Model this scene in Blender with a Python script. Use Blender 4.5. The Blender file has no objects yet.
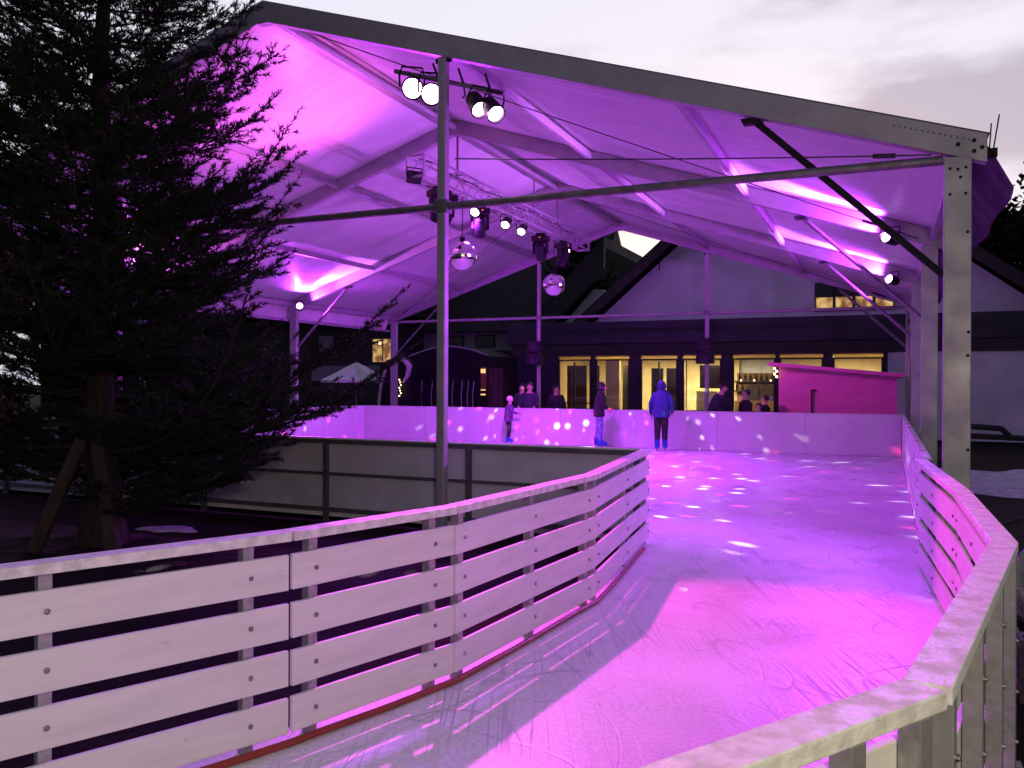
import bpy, bmesh, math, random
import numpy as np
from mathutils import Vector, Matrix
random.seed(7); np.random.seed(7)
PI = math.pi
SC = bpy.context.scene
COL = SC.collection

# ---------------------------------------------------------------- frames
YAW = 0.4185                                    # the tent's long axis against the view axis
U = Vector((math.sin(YAW), math.cos(YAW), 0)); V = Vector((math.cos(YAW), -math.sin(YAW), 0))
RO = Vector((-3.034, 10.268, 0))                # ground point under the front end of the ridge
def W(s, t, z=0.0):                             # across, along, up in the tent's own axes
    p = RO + V*s + U*t; return Vector((p.x, p.y, z))

# ---------------------------------------------------------------- materials
def newmat(name):
    m = bpy.data.materials.new(name); m.use_nodes = True
    nt = m.node_tree; b = nt.nodes['Principled BSDF']
    return m, nt, b
def N(nt, t, **kw):
    n = nt.nodes.new(t)
    for k, v in kw.items(): setattr(n, k, v)
    return n
def mat(name, c1, c2=None, rough=.6, metal=0., scale=6., detail=6., lo=.35, hi=.65, bump=0., bscale=None, stretch=None, rvar=.1, spec=None):
    m, nt, b = newmat(name); L = nt.links
    c2 = c2 or tuple(x*.75 for x in c1)
    tc = N(nt, 'ShaderNodeTexCoord'); mp = N(nt, 'ShaderNodeMapping')
    L.new(tc.outputs['Object'], mp.inputs[0])
    if stretch: mp.inputs['Scale'].default_value = stretch
    no = N(nt, 'ShaderNodeTexNoise'); no.inputs['Scale'].default_value = scale; no.inputs['Detail'].default_value = detail
    L.new(mp.outputs[0], no.inputs['Vector'])
    mr = N(nt, 'ShaderNodeMapRange'); mr.inputs[1].default_value = lo; mr.inputs[2].default_value = hi
    L.new(no.outputs['Fac'], mr.inputs[0])
    mx = N(nt, 'ShaderNodeMix', data_type='RGBA')
    mx.inputs[6].default_value = (*c1, 1); mx.inputs[7].default_value = (*c2, 1)
    L.new(mr.outputs[0], mx.inputs[0]); L.new(mx.outputs[2], b.inputs['Base Color'])
    rr = N(nt, 'ShaderNodeMapRange'); rr.inputs[3].default_value = max(.02, rough-rvar); rr.inputs[4].default_value = min(1, rough+rvar)
    L.new(mr.outputs[0], rr.inputs[0]); L.new(rr.outputs[0], b.inputs['Roughness'])
    b.inputs['Metallic'].default_value = metal
    if spec is not None: b.inputs['Specular IOR Level'].default_value = spec
    if bump:
        n2 = N(nt, 'ShaderNodeTexNoise'); n2.inputs['Scale'].default_value = bscale or scale*3; n2.inputs['Detail'].default_value = 5
        L.new(mp.outputs[0], n2.inputs['Vector'])
        bp = N(nt, 'ShaderNodeBump'); bp.inputs['Strength'].default_value = bump; bp.inputs['Distance'].default_value = .02
        L.new(n2.outputs['Fac'], bp.inputs['Height']); L.new(bp.outputs[0], b.inputs['Normal'])
    return m
def emit(name, col, strength):
    m, nt, b = newmat(name)
    b.inputs['Base Color'].default_value = (.02, .02, .02, 1)
    b.inputs['Emission Color'].default_value = (*col, 1); b.inputs['Emission Strength'].default_value = strength
    return m

M = {}
M['board'] = mat('white_board', (.78, .76, .76), (.66, .64, .65), rough=.5, scale=3, stretch=(1, 6, 6), bump=.08, bscale=40, lo=.3, hi=.75)
def scuff(m, thr, col, stretch, scale):
    nt = m.node_tree; L = nt.links; b = nt.nodes['Principled BSDF']; src = b.inputs['Base Color'].links[0].from_socket
    tc = N(nt, 'ShaderNodeTexCoord'); mp = N(nt, 'ShaderNodeMapping'); mp.inputs['Scale'].default_value = stretch; L.new(tc.outputs['Object'], mp.inputs[0])
    no = N(nt, 'ShaderNodeTexNoise'); no.inputs['Scale'].default_value = scale; no.inputs['Detail'].default_value = 8; no.inputs['Roughness'].default_value = .7; L.new(mp.outputs[0], no.inputs['Vector'])
    mr = N(nt, 'ShaderNodeMapRange'); mr.inputs[1].default_value = thr; mr.inputs[2].default_value = thr+.09; mr.inputs[4].default_value = .75; L.new(no.outputs['Fac'], mr.inputs[0])
    mx = N(nt, 'ShaderNodeMix', data_type='RGBA'); mx.inputs[7].default_value = (*col, 1); L.new(mr.outputs[0], mx.inputs[0]); L.new(src, mx.inputs[6]); L.new(mx.outputs[2], b.inputs['Base Color'])
scuff(M['board'], .66, (.30, .28, .28), (2, 9, 9), 2.6)
M['rail'] = mat('frosted_white_rail', (.82, .81, .79), (.60, .58, .57), rough=.55, scale=16, detail=10, lo=.42, hi=.62, bump=.25, bscale=60, rvar=.2)
M['galv'] = mat('galvanised_steel', (.42, .42, .43), (.30, .30, .32), rough=.5, metal=.55, scale=30, bump=.05)
M['bolt'] = mat('bolt_steel', (.35, .35, .36), rough=.35, metal=.9, scale=20)
M['alu'] = mat('tent_aluminium', (.42, .42, .42), (.31, .31, .32), rough=.5, metal=.35, scale=4, stretch=(1, 1, 1), bump=.06, bscale=25, lo=.3, hi=.8)
M['alu_dark'] = mat('weathered_aluminium_tube', (.22, .22, .22), (.15, .15, .15), rough=.5, metal=.5, scale=8)
M['black'] = mat('black_metal', (.012, .012, .014), (.02, .02, .022), rough=.7, scale=12, spec=.2)
M['cable'] = mat('steel_cable', (.05, .05, .055), rough=.5, metal=.5)
M['rubber'] = mat('black_rubber', (.02, .02, .022), rough=.8)
M['hose'] = mat('red_hose', (.30, .035, .025), (.22, .03, .02), rough=.4, scale=10)
M['greyhose'] = mat('grey_hose', (.20, .20, .23), (.14, .14, .16), rough=.55, scale=10)
M['plastic'] = mat('white_rink_plastic', (.80, .79, .80), (.72, .71, .73), rough=.32, scale=2.5, detail=8, bump=.04, bscale=8)
scuff(M['plastic'], .68, (.40, .39, .41), (2.5, 2.5, 5), 2.2)
M['back_panel'] = mat('panel_back', (.62, .61, .68), (.52, .51, .57), rough=.6, scale=3, detail=8)
M['frame_grey'] = mat('panel_frame_steel', (.16, .16, .17), (.11, .11, .12), rough=.5, metal=.4, scale=12)
M['soil'] = mat('wet_dark_soil', (.010, .008, .008), (.020, .016, .014), rough=.9, scale=3, detail=12, bump=.8, bscale=14, spec=.08)
M['snow'] = mat('trodden_snow', (.62, .62, .68), (.36, .36, .40), rough=.8, scale=5, detail=10, bump=.6, bscale=9)
M['bark'] = mat('conifer_bark', (.045, .027, .02), (.02, .013, .01), rough=.9, scale=8, stretch=(3, 3, .6), bump=.9, bscale=18)
M['needle'] = mat('conifer_needles', (.012, .022, .011), (.024, .036, .016), rough=.7, scale=4, spec=.15)
M['needle_far'] = mat('far_foliage', (.010, .018, .010), (.022, .034, .016), rough=.8, scale=2, spec=.1)
M['redleaf'] = mat('reddish_leaves', (.10, .03, .02), (.05, .02, .015), rough=.7, scale=5)
M['prop'] = mat('rough_brown_timber', (.06, .034, .024), (.035, .02, .015), rough=.85, scale=5, stretch=(1, 1, .2), bump=.5)
M['darkwood'] = mat('dark_stained_timber', (.035, .028, .030), (.022, .018, .02), rough=.7, scale=3, stretch=(1, 1, 8), bump=.3)
M['fascia'] = mat('dark_fascia_cladding', (.030, .024, .045), (.022, .018, .034), rough=.6, scale=1.5)
M['rooftile'] = mat('dark_roof_tiles', (.022, .019, .020), (.032, .028, .028), rough=.8, scale=4, bump=.5, bscale=6)
M['render'] = mat('pale_house_render', (.72, .74, .78), (.62, .64, .68), rough=.85, scale=1.5, detail=8, bump=.15, bscale=20)
M['greywall'] = mat('grey_house_wall', (.26, .25, .27), (.20, .195, .21), rough=.85, scale=1.5, bump=.1)
M['hut'] = mat('red_painted_boards', (.62, .13, .40), (.54, .11, .34), rough=.6, scale=2, stretch=(1, 1, 6), bump=.25, bscale=6)
M['cream'] = mat('cream_interior_wall', (.76, .62, .32), (.62, .50, .24), rough=.8, scale=2)
M['brown'] = mat('brown_interior_timber', (.20, .09, .035), (.13, .06, .025), rough=.5, scale=3, stretch=(1, 1, .3))
M['darkdoor'] = mat('dark_door', (.03, .018, .02), rough=.4)
M['floor_in'] = mat('tiled_floor', (.22, .17, .12), rough=.4)
M['paper'] = mat('pale_notice_paper', (.75, .68, .42), (.55, .48, .28), rough=.8, scale=9, lo=.45, hi=.55)
M['parasol'] = mat('pale_parasol_cloth', (.80, .80, .75), (.70, .70, .66), rough=.85, scale=4)
M['wagon'] = mat('black_tarpaulin', (.010, .009, .012), (.015, .013, .017), rough=.7, scale=5, spec=.12)
M['stripe'] = mat('pale_trim_and_glint', (.35, .33, .36), rough=.5)
M['paletrim'] = mat('pale_arch_trim', (.55, .52, .53), rough=.6)
M['navy'] = mat('dark_jacket', (.018, .016, .03), (.028, .026, .045), rough=.8, scale=10)
M['blackcloth'] = mat('black_cloth', (.014, .012, .016), rough=.85, scale=10)
M['blue'] = mat('blue_jacket', (.02, .035, .20), (.013, .026, .14), rough=.55, scale=7, bump=.3, bscale=14)
M['purple_cloth'] = mat('patterned_purple_jacket', (.16, .07, .22), (.05, .03, .09), rough=.7, scale=26, lo=.46, hi=.54)
M['legging'] = mat('patterned_leggings', (.42, .36, .60), (.08, .10, .42), rough=.7, scale=34, lo=.46, hi=.54)
M['skin'] = mat('skin', (.55, .33, .26), (.50, .29, .22), rough=.55)
M['hair'] = mat('dark_hair', (.02, .014, .012), rough=.6)
M['knit'] = mat('white_knit', (.78, .75, .76), (.66, .62, .66), rough=.9, scale=30, bump=.4)
M['skate'] = mat('blue_skate_plastic', (.02, .06, .45), (.018, .05, .36), rough=.4)
M['blade'] = mat('skate_blade', (.5, .5, .52), rough=.25, metal=.9)
M['warmbulb'] = emit('warm_bulb', (1, .72, .35), 6)
M['warmsign'] = emit('warm_lit_panel', (1, .62, .22), 1.1)
M['lens_pink'] = emit('lit_pink_lens', (1, .55, .95), 30)
M['lens_violet'] = emit('lit_violet_lens', (.85, .5, 1), 14)
M['lens_white'] = emit('lit_white_lens', (1, .88, 1), 9)
M['redled'] = emit('red_led', (1, .08, .05), 4)
M['lampglow'] = emit('assumed_lamp_lens', (1, .85, .6), 8)  # lens glow meant for the assumed street lamp, which has no body

def glass():
    m, nt, b = newmat('window_glass'); L = nt.links
    tr = N(nt, 'ShaderNodeBsdfTransparent'); gl = N(nt, 'ShaderNodeBsdfGlossy'); gl.inputs['Roughness'].default_value = .03
    no = N(nt, 'ShaderNodeTexNoise'); no.inputs['Scale'].default_value = 2
    lw = N(nt, 'ShaderNodeLayerWeight'); lw.inputs[0].default_value = .25
    mth = N(nt, 'ShaderNodeMath', operation='MULTIPLY_ADD'); mth.inputs[1].default_value = .5; mth.inputs[2].default_value = .06
    L.new(lw.outputs['Fresnel'], mth.inputs[0])
    tr.inputs[0].default_value = (.88, .88, .9, 1)
    mx = N(nt, 'ShaderNodeMixShader'); L.new(mth.outputs[0], mx.inputs[0]); L.new(tr.outputs[0], mx.inputs[1]); L.new(gl.outputs[0], mx.inputs[2])
    L.new(mx.outputs[0], nt.nodes['Material Output'].inputs[0])
    return m
M['glass'] = glass()
M['darkglass'] = mat('dark_window_glass', (.012, .012, .016), rough=.12)
def litpane():
    m, nt, b = newmat('lit_window_pane'); L = nt.links
    tc = N(nt, 'ShaderNodeTexCoord'); no = N(nt, 'ShaderNodeTexNoise'); no.inputs['Scale'].default_value = 3.5
    L.new(tc.outputs['Object'], no.inputs['Vector'])
    cr = N(nt, 'ShaderNodeValToRGB'); cr.color_ramp.elements[0].position = .38; cr.color_ramp.elements[0].color = (.25, .10, .04, 1)
    cr.color_ramp.elements[1].position = .62; cr.color_ramp.elements[1].color = (.95, .60, .20, 1)
    L.new(no.outputs['Fac'], cr.inputs[0]); L.new(cr.outputs[0], b.inputs['Emission Color'])
    b.inputs['Emission Strength'].default_value = .75; b.inputs['Base Color'].default_value = (.1, .08, .05, 1); b.inputs['Roughness'].default_value = .2
    return m
M['litpane'] = litpane()

def canvas():
    m, nt, b = newmat('white_roof_canvas'); L = nt.links
    tc = N(nt, 'ShaderNodeTexCoord')
    no = N(nt, 'ShaderNodeTexNoise'); no.inputs['Scale'].default_value = 1.2; no.inputs['Detail'].default_value = 7
    mp = N(nt, 'ShaderNodeMapping'); mp.inputs['Scale'].default_value = (.5, 1.6, 1)
    L.new(tc.outputs['Object'], mp.inputs[0]); L.new(mp.outputs[0], no.inputs['Vector'])
    cr = N(nt, 'ShaderNodeMapRange'); cr.inputs[1].default_value = .3; cr.inputs[2].default_value = .7; cr.inputs[3].default_value = .70; cr.inputs[4].default_value = .58
    L.new(no.outputs['Fac'], cr.inputs[0])
    cc = N(nt, 'ShaderNodeCombineColor')
    for i in range(3): L.new(cr.outputs[0], cc.inputs[i])
    n2 = N(nt, 'ShaderNodeTexNoise'); n2.inputs['Scale'].default_value = 2.2; n2.inputs['Detail'].default_value = 4
    mp2 = N(nt, 'ShaderNodeMapping'); mp2.inputs['Scale'].default_value = (.35, 2.2, 1)
    L.new(tc.outputs['Object'], mp2.inputs[0]); L.new(mp2.outputs[0], n2.inputs['Vector'])
    bp = N(nt, 'ShaderNodeBump'); bp.inputs['Strength'].default_value = .7; bp.inputs['Distance'].default_value = .05
    n3 = N(nt, 'ShaderNodeTexNoise'); n3.inputs['Scale'].default_value = 3.0; n3.inputs['Detail'].default_value = 5; mp3 = N(nt, 'ShaderNodeMapping'); mp3.inputs['Scale'].default_value = (.22, 6.0, 1)
    L.new(tc.outputs['Object'], mp3.inputs[0]); L.new(mp3.outputs[0], n3.inputs['Vector'])
    ad = N(nt, 'ShaderNodeMath', operation='MULTIPLY_ADD'); ad.inputs[1].default_value = .35; L.new(n3.outputs['Fac'], ad.inputs[0]); L.new(n2.outputs['Fac'], ad.inputs[2]); L.new(ad.outputs[0], bp.inputs['Height'])
    d = N(nt, 'ShaderNodeBsdfDiffuse'); L.new(cc.outputs[0], d.inputs[0]); L.new(bp.outputs[0], d.inputs['Normal'])
    t = N(nt, 'ShaderNodeBsdfTranslucent'); L.new(cc.outputs[0], t.inputs[0])
    mx = N(nt, 'ShaderNodeMixShader'); mx.inputs[0].default_value = .05
    L.new(d.outputs[0], mx.inputs[1]); L.new(t.outputs[0], mx.inputs[2])
    g = N(nt, 'ShaderNodeBsdfGlossy'); g.inputs['Roughness'].default_value = .35
    m2 = N(nt, 'ShaderNodeMixShader'); m2.inputs[0].default_value = .05
    L.new(mx.outputs[0], m2.inputs[1]); L.new(g.outputs[0], m2.inputs[2])
    L.new(m2.outputs[0], nt.nodes['Material Output'].inputs[0])
    return m
M['canvas'] = canvas()

M['valance'] = mat('shaded_eave_canvas', (.032, .03, .038), (.022, .02, .027), rough=.75, scale=3, spec=.1)  # right valance: canvas made near black, its shade put into the colour
def ice():
    m, nt, b = newmat('skated_ice'); L = nt.links
    tc = N(nt, 'ShaderNodeTexCoord')
    # worn, snowy patches
    n1 = N(nt, 'ShaderNodeTexNoise'); n1.inputs['Scale'].default_value = .9; n1.inputs['Detail'].default_value = 9; n1.inputs['Roughness'].default_value = .62
    L.new(tc.outputs['Object'], n1.inputs['Vector'])
    base = N(nt, 'ShaderNodeValToRGB'); e = base.color_ramp.elements
    e[0].position = .25; e[0].color = (.72, .73, .77, 1); e[1].position = .70; e[1].color = (.82, .82, .85, 1)
    L.new(n1.outputs['Fac'], base.inputs[0])
    # long thin blade scratches: level lines of three stretched, warped noises
    prev = None
    for k, (rot, sc, st, wd, mul) in enumerate(((.35, .5, (1, .5, 1), .020, 9), (1.2, .42, (1, .6, 1), .018, 10), (-.5, .6, (1, .45, 1), .022, 8), (2.2, .35, (1, 1, 1), .016, 11), (.8, .8, (1, .3, 1), .022, 7), (.25, 5., (1, .016, 1), .010, 1), (.95, 6, (1, .014, 1), .009, 1), (-.35, 4.5, (1, .018, 1), .009, 1))):
        mp = N(nt, 'ShaderNodeMapping'); mp.inputs['Rotation'].default_value = (0, 0, rot); mp.inputs['Scale'].default_value = st
        mp.inputs['Location'].default_value = (k*7.3, k*3.1, 0)
        L.new(tc.outputs['Object'], mp.inputs[0])
        n = N(nt, 'ShaderNodeTexNoise'); n.inputs['Scale'].default_value = sc; n.inputs['Detail'].default_value = 0 if mul > 1 else .4; n.inputs['Distortion'].default_value = .12
        L.new(mp.outputs[0], n.inputs['Vector'])
        a = N(nt, 'ShaderNodeMath', operation='SUBTRACT'); a.inputs[1].default_value = .5
        m_ = N(nt, 'ShaderNodeMath', operation='MULTIPLY'); m_.inputs[1].default_value = mul; L.new(n.outputs['Fac'], m_.inputs[0])
        fr_ = N(nt, 'ShaderNodeMath', operation='FRACT'); L.new(m_.outputs[0], fr_.inputs[0]); L.new(fr_.outputs[0], a.inputs[0])
        ab = N(nt, 'ShaderNodeMath', operation='ABSOLUTE'); L.new(a.outputs[0], ab.inputs[0])
        r = N(nt, 'ShaderNodeMapRange'); r.inputs[1].default_value = 0; r.inputs[2].default_value = wd; r.inputs[3].default_value = 1; r.inputs[4].default_value = 0
        L.new(ab.outputs[0], r.inputs[0])
        if prev is None: prev = r.outputs[0]
        else:
            q = N(nt, 'ShaderNodeMath', operation='MAXIMUM'); L.new(prev, q.inputs[0]); L.new(r.outputs[0], q.inputs[1]); prev = q.outputs[0]
    n3 = N(nt, 'ShaderNodeTexNoise'); n3.inputs['Scale'].default_value = 1.6; n3.inputs['Detail'].default_value = 3
    L.new(tc.outputs['Object'], n3.inputs['Vector'])
    ms = N(nt, 'ShaderNodeMapRange'); ms.inputs[1].default_value = .42; ms.inputs[2].default_value = .62; L.new(n3.outputs['Fac'], ms.inputs[0])
    sm = N(nt, 'ShaderNodeMath', operation='MULTIPLY'); L.new(prev, sm.inputs[0]); L.new(ms.outputs[0], sm.inputs[1])
    s2 = N(nt, 'ShaderNodeMath', operation='MULTIPLY'); s2.inputs[1].default_value = .75; L.new(sm.outputs[0], s2.inputs[0])
    mx = N(nt, 'ShaderNodeMix', data_type='RGBA'); mx.inputs[7].default_value = (.36, .36, .42, 1)
    n5 = N(nt, 'ShaderNodeTexNoise'); n5.inputs['Scale'].default_value = 45; n5.inputs['Detail'].default_value = 5; L.new(tc.outputs['Object'], n5.inputs['Vector'])
    g5 = N(nt, 'ShaderNodeMapRange'); g5.inputs[1].default_value = .35; g5.inputs[2].default_value = .65; g5.inputs[3].default_value = .82; g5.inputs[4].default_value = 1.06; L.new(n5.outputs['Fac'], g5.inputs[0])
    gm = N(nt, 'ShaderNodeVectorMath', operation='SCALE'); L.new(base.outputs[0], gm.inputs[0]); L.new(g5.outputs[0], gm.inputs['Scale'])
    L.new(s2.outputs[0], mx.inputs[0]); L.new(gm.outputs[0], mx.inputs[6]); L.new(mx.outputs[2], b.inputs['Base Color'])
    rr = N(nt, 'ShaderNodeMapRange'); rr.inputs[1].default_value = .35; rr.inputs[2].default_value = .65; rr.inputs[3].default_value = .22; rr.inputs[4].default_value = .5
    L.new(n1.outputs['Fac'], rr.inputs[0]); L.new(rr.outputs[0], b.inputs['Roughness'])
    n4 = N(nt, 'ShaderNodeTexNoise'); n4.inputs['Scale'].default_value = 14; n4.inputs['Detail'].default_value = 6
    L.new(tc.outputs['Object'], n4.inputs['Vector'])
    hs = N(nt, 'ShaderNodeMath', operation='SUBTRACT'); L.new(n4.outputs['Fac'], hs.inputs[0]); L.new(sm.outputs[0], hs.inputs[1])
    bp = N(nt, 'ShaderNodeBump'); bp.inputs['Strength'].default_value = .25; bp.inputs['Distance'].default_value = .012
    L.new(hs.outputs[0], bp.inputs['Height']); L.new(bp.outputs[0], b.inputs['Normal'])
    b.inputs['Specular IOR Level'].default_value = .45
    return m
M['ice'] = ice()
def mirror():
    m, nt, b = newmat('mirror_tiles')
    b.inputs['Base Color'].default_value = (.85, .85, .88, 1); b.inputs['Metallic'].default_value = 1; b.inputs['Roughness'].default_value = .12
    no = N(nt, 'ShaderNodeTexNoise'); no.inputs['Scale'].default_value = 9
    mr = N(nt, 'ShaderNodeMapRange'); mr.inputs[3].default_value = .05; mr.inputs[4].default_value = .25
    nt.links.new(no.outputs['Fac'], mr.inputs[0]); nt.links.new(mr.outputs[0], b.inputs['Roughness'])
    return m
M['mirror'] = mirror()

# ---------------------------------------------------------------- mesh builder
class MB:
    def __init__(s): s.v = []; s.f = []; s.mi = []
    def add(s, vs, fs, mi=0):
        o = len(s.v); s.v += [tuple(p) for p in vs]; s.f += [tuple(i+o for i in f) for f in fs]; s.mi += [mi]*len(fs); return s
    def box(s, c, d, rot=None, mi=0):
        c = Vector(c); hx, hy, hz = d[0]/2, d[1]/2, d[2]/2
        vs = [Vector((x*hx, y*hy, z*hz)) for x in (-1, 1) for y in (-1, 1) for z in (-1, 1)]
        if rot is not None: vs = [rot @ p for p in vs]
        return s.add([p+c for p in vs], [(0, 1, 3, 2), (4, 6, 7, 5), (0, 4, 5, 1), (2, 3, 7, 6), (0, 2, 6, 4), (1, 5, 7, 3)], mi)
    def bar(s, p, q, w, h, up=(0, 0, 1), mi=0):        # rectangular bar; w across, h along "up"
        p = Vector(p); q = Vector(q); d = (q-p).normalized(); a = d.cross(Vector(up)).normalized(); b = a.cross(d)
        vs = [e + a*(i*w/2) + b*(j*h/2) for e in (p, q) for i in (-1, 1) for j in (-1, 1)]
        return s.add(vs, [(0, 1, 3, 2), (4, 6, 7, 5), (0, 4, 5, 1), (2, 3, 7, 6), (0, 2, 6, 4), (1, 5, 7, 3)], mi)
    def path(s, pts, r, n=10, mi=0, closed=False):
        pts = [Vector(p) for p in pts]; k = len(pts); rs = r if isinstance(r, (list, tuple)) else [r]*k
        vs = []; ref = None
        for i, p in enumerate(pts):
            d = (pts[min(i+1, k-1)]-pts[max(i-1, 0)]).normalized()
            if ref is None: ref = d.orthogonal().normalized()
            a = (ref - d*ref.dot(d)).normalized(); ref = a; b = d.cross(a)
            vs += [p + (a*math.cos(2*PI*j/n)+b*math.sin(2*PI*j/n))*rs[i] for j in range(n)]
        fs = [(i*n+j, i*n+(j+1) % n, (i+1)*n+(j+1) % n, (i+1)*n+j) for i in range(k-1) for j in range(n)]
        fs += [tuple(range(n))[::-1], tuple((k-1)*n+j for j in range(n))]
        return s.add(vs, fs, mi)
    def tube(s, p, q, r, n=10, r2=None, mi=0): return s.path([p, q], [r, r if r2 is None else r2], n, mi)
    def lathe(s, prof, n=16, c=(0, 0, 0), rot=None, mi=0):
        c = Vector(c); vs = []
        for r, z in prof:
            for j in range(n):
                p = Vector((r*math.cos(2*PI*j/n), r*math.sin(2*PI*j/n), z))
                vs.append((rot @ p if rot is not None else p)+c)
        k = len(prof)
        fs = [(i*n+j, i*n+(j+1) % n, (i+1)*n+(j+1) % n, (i+1)*n+j) for i in range(k-1) for j in range(n)]
        fs += [tuple(range(n))[::-1], tuple((k-1)*n+j for j in range(n))]
        return s.add(vs, fs, mi)
    def ball(s, c, r, n=16, m=10, mi=0, rot=None):
        r = r if isinstance(r, (list, tuple)) else (r, r, r); c = Vector(c)
        vs = []
        for i in range(m+1):
            th = PI*(i/m) if 0 < i < m else (PI*.004 if i == 0 else PI*.996)
            for j in range(n):
                p = Vector((r[0]*math.sin(th)*math.cos(2*PI*j/n), r[1]*math.sin(th)*math.sin(2*PI*j/n), r[2]*math.cos(th)))
                vs.append((rot @ p if rot is not None else p)+c)
        fs = [(i*n+j, (i+1)*n+j, (i+1)*n+(j+1) % n, i*n+(j+1) % n) for i in range(m) for j in range(n)]
        return s.add(vs, fs, mi)
    def prism(s, poly, fn, a, b, mi=0):                # poly of 2-D points; fn(u, v, w) -> 3-D; extruded from w=a to w=b
        n = len(poly); vs = [fn(x, y, a) for x, y in poly]+[fn(x, y, b) for x, y in poly]
        fs = [tuple(range(n))[::-1], tuple(range(n, 2*n))]+[(i, (i+1) % n, n+(i+1) % n, n+i) for i in range(n)]
        return s.add(vs, fs, mi)
    def build(s, name, m, parent=None, smooth=False, bevel=0):
        me = bpy.data.meshes.new(name); me.from_pydata(s.v, [], s.f)
        for x in (m if isinstance(m, (list, tuple)) else [m]): me.materials.append(x)
        me.polygons.foreach_set('material_index', s.mi)
        bm = bmesh.new(); bm.from_mesh(me); bmesh.ops.recalc_face_normals(bm, faces=bm.faces); bm.to_mesh(me); bm.free()
        if smooth:
            me.polygons.foreach_set('use_smooth', [True]*len(me.polygons)); me.set_sharp_from_angle(angle=math.radians(40))
        o = bpy.data.objects.new(name, me); COL.objects.link(o)
        if parent is not None: o.parent = parent
        if bevel:
            md = o.modifiers.new('bevel', 'BEVEL'); md.width = bevel; md.segments = 2; md.limit_method = 'ANGLE'
        return o
def tag(o, label=None, cat=None, group=None, kind=None):
    if label: o['label'] = label
    if cat: o['category'] = cat
    if group: o['group'] = group
    if kind: o['kind'] = kind
    return o
def thing(name, label, cat, loc=(0, 0, 0), rz=0., group=None):
    o = bpy.data.objects.new(name, None); COL.objects.link(o); o.empty_display_size = .2
    o.location = loc; o.rotation_euler = (0, 0, rz)
    return tag(o, label, cat, group)
def copy_tree(o, parent=None):
    c = o.copy(); COL.objects.link(c)
    if parent is not None: c.parent = parent
    for ch in list(o.children): copy_tree(ch, c)
    return c
def euler_dir(d, axis='-Z'):
    return Vector(d).to_track_quat(axis, 'Y').to_euler()

# ---------------------------------------------------------------- ground and ice
def sheet(name, pts, z, m, thick=.0):
    mb = MB(); n = len(pts)
    mb.add([(x, y, z) for x, y in pts], [tuple(range(n))])
    o = mb.build(name, m); tag(o, kind='structure'); return o
g = MB()
g.add([(-400, -400, -.06), (400, -400, -.06), (400, 400, -.06), (-400, 400, -.06)], [(0, 1, 2, 3)])
tag(g.build('ground', M['soil']), kind='structure')
# channel edge points (measured along the rails)
LK = [(-1.90, 3.045), (-1.02, 3.84), (-.33, 4.64), (.60, 6.31), (1.41, 8.75)]
RK = [(3.74, 7.70), (2.91, 5.45), (2.14, 3.655), (.94, 1.91), (-.75, .78)]
inner = [W(-7.15, 12.82), W(7.27, 12.82), W(7.27, .5)]
ice_pts = [(p.x, p.y) for p in inner] + [(x+.04, y) for x, y in RK] + [(-2.9, 1.2), (-2.75, 2.4)] + [(x-.12, y+.08) for x, y in LK]
ice_pts += [(W(4.6, .46).x, W(4.6, .46).y), (W(-7.15, .46).x, W(-7.15, .46).y)]
sheet('ice', ice_pts, 0., M['ice'])
# snow patches beyond the fences
def blob(cx, cy, rx, ry, ang, z, n=28, seed=0):
    rg = random.Random(seed); ph = [rg.uniform(0, 6.28) for _ in range(5)]
    pts = []
    for i in range(n):
        a = 2*PI*i/n; k = 1+sum(.12*math.sin((j+2)*a+ph[j]) for j in range(4))
        x, y = rx*k*math.cos(a), ry*k*math.sin(a); pts.append((cx+x*math.cos(ang)-y*math.sin(ang), cy+x*math.sin(ang)+y*math.cos(ang)))
    return pts
def snowpatch(name, pts, z, h):
    mb = MB(); n = len(pts); cx = sum(p[0] for p in pts)/n; cy = sum(p[1] for p in pts)/n
    vs = []; rings = [(1, 0), (.93, .35*h), (.75, .75*h), (.4, h)]
    for k, dz in rings: vs += [(cx+(x-cx)*k, cy+(y-cy)*k, z+dz) for x, y in pts]
    fs = [(r*n+i, r*n+(i+1) % n, (r+1)*n+(i+1) % n, (r+1)*n+i) for r in range(3) for i in range(n)] + [tuple(3*n+i for i in range(n))]
    mb.add(vs, fs); o = mb.build(name, M['snow'], smooth=True); return tag(o, kind='structure')
snowpatch('snow_bank', blob(-3.95, 9.7, .32, .2, -.2, 0, seed=3), -.058, .03)
snowpatch('snow_bank', blob(9.6, 14.2, 1.9, 3.4, .2, 0, seed=8), -.058, .06)

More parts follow.
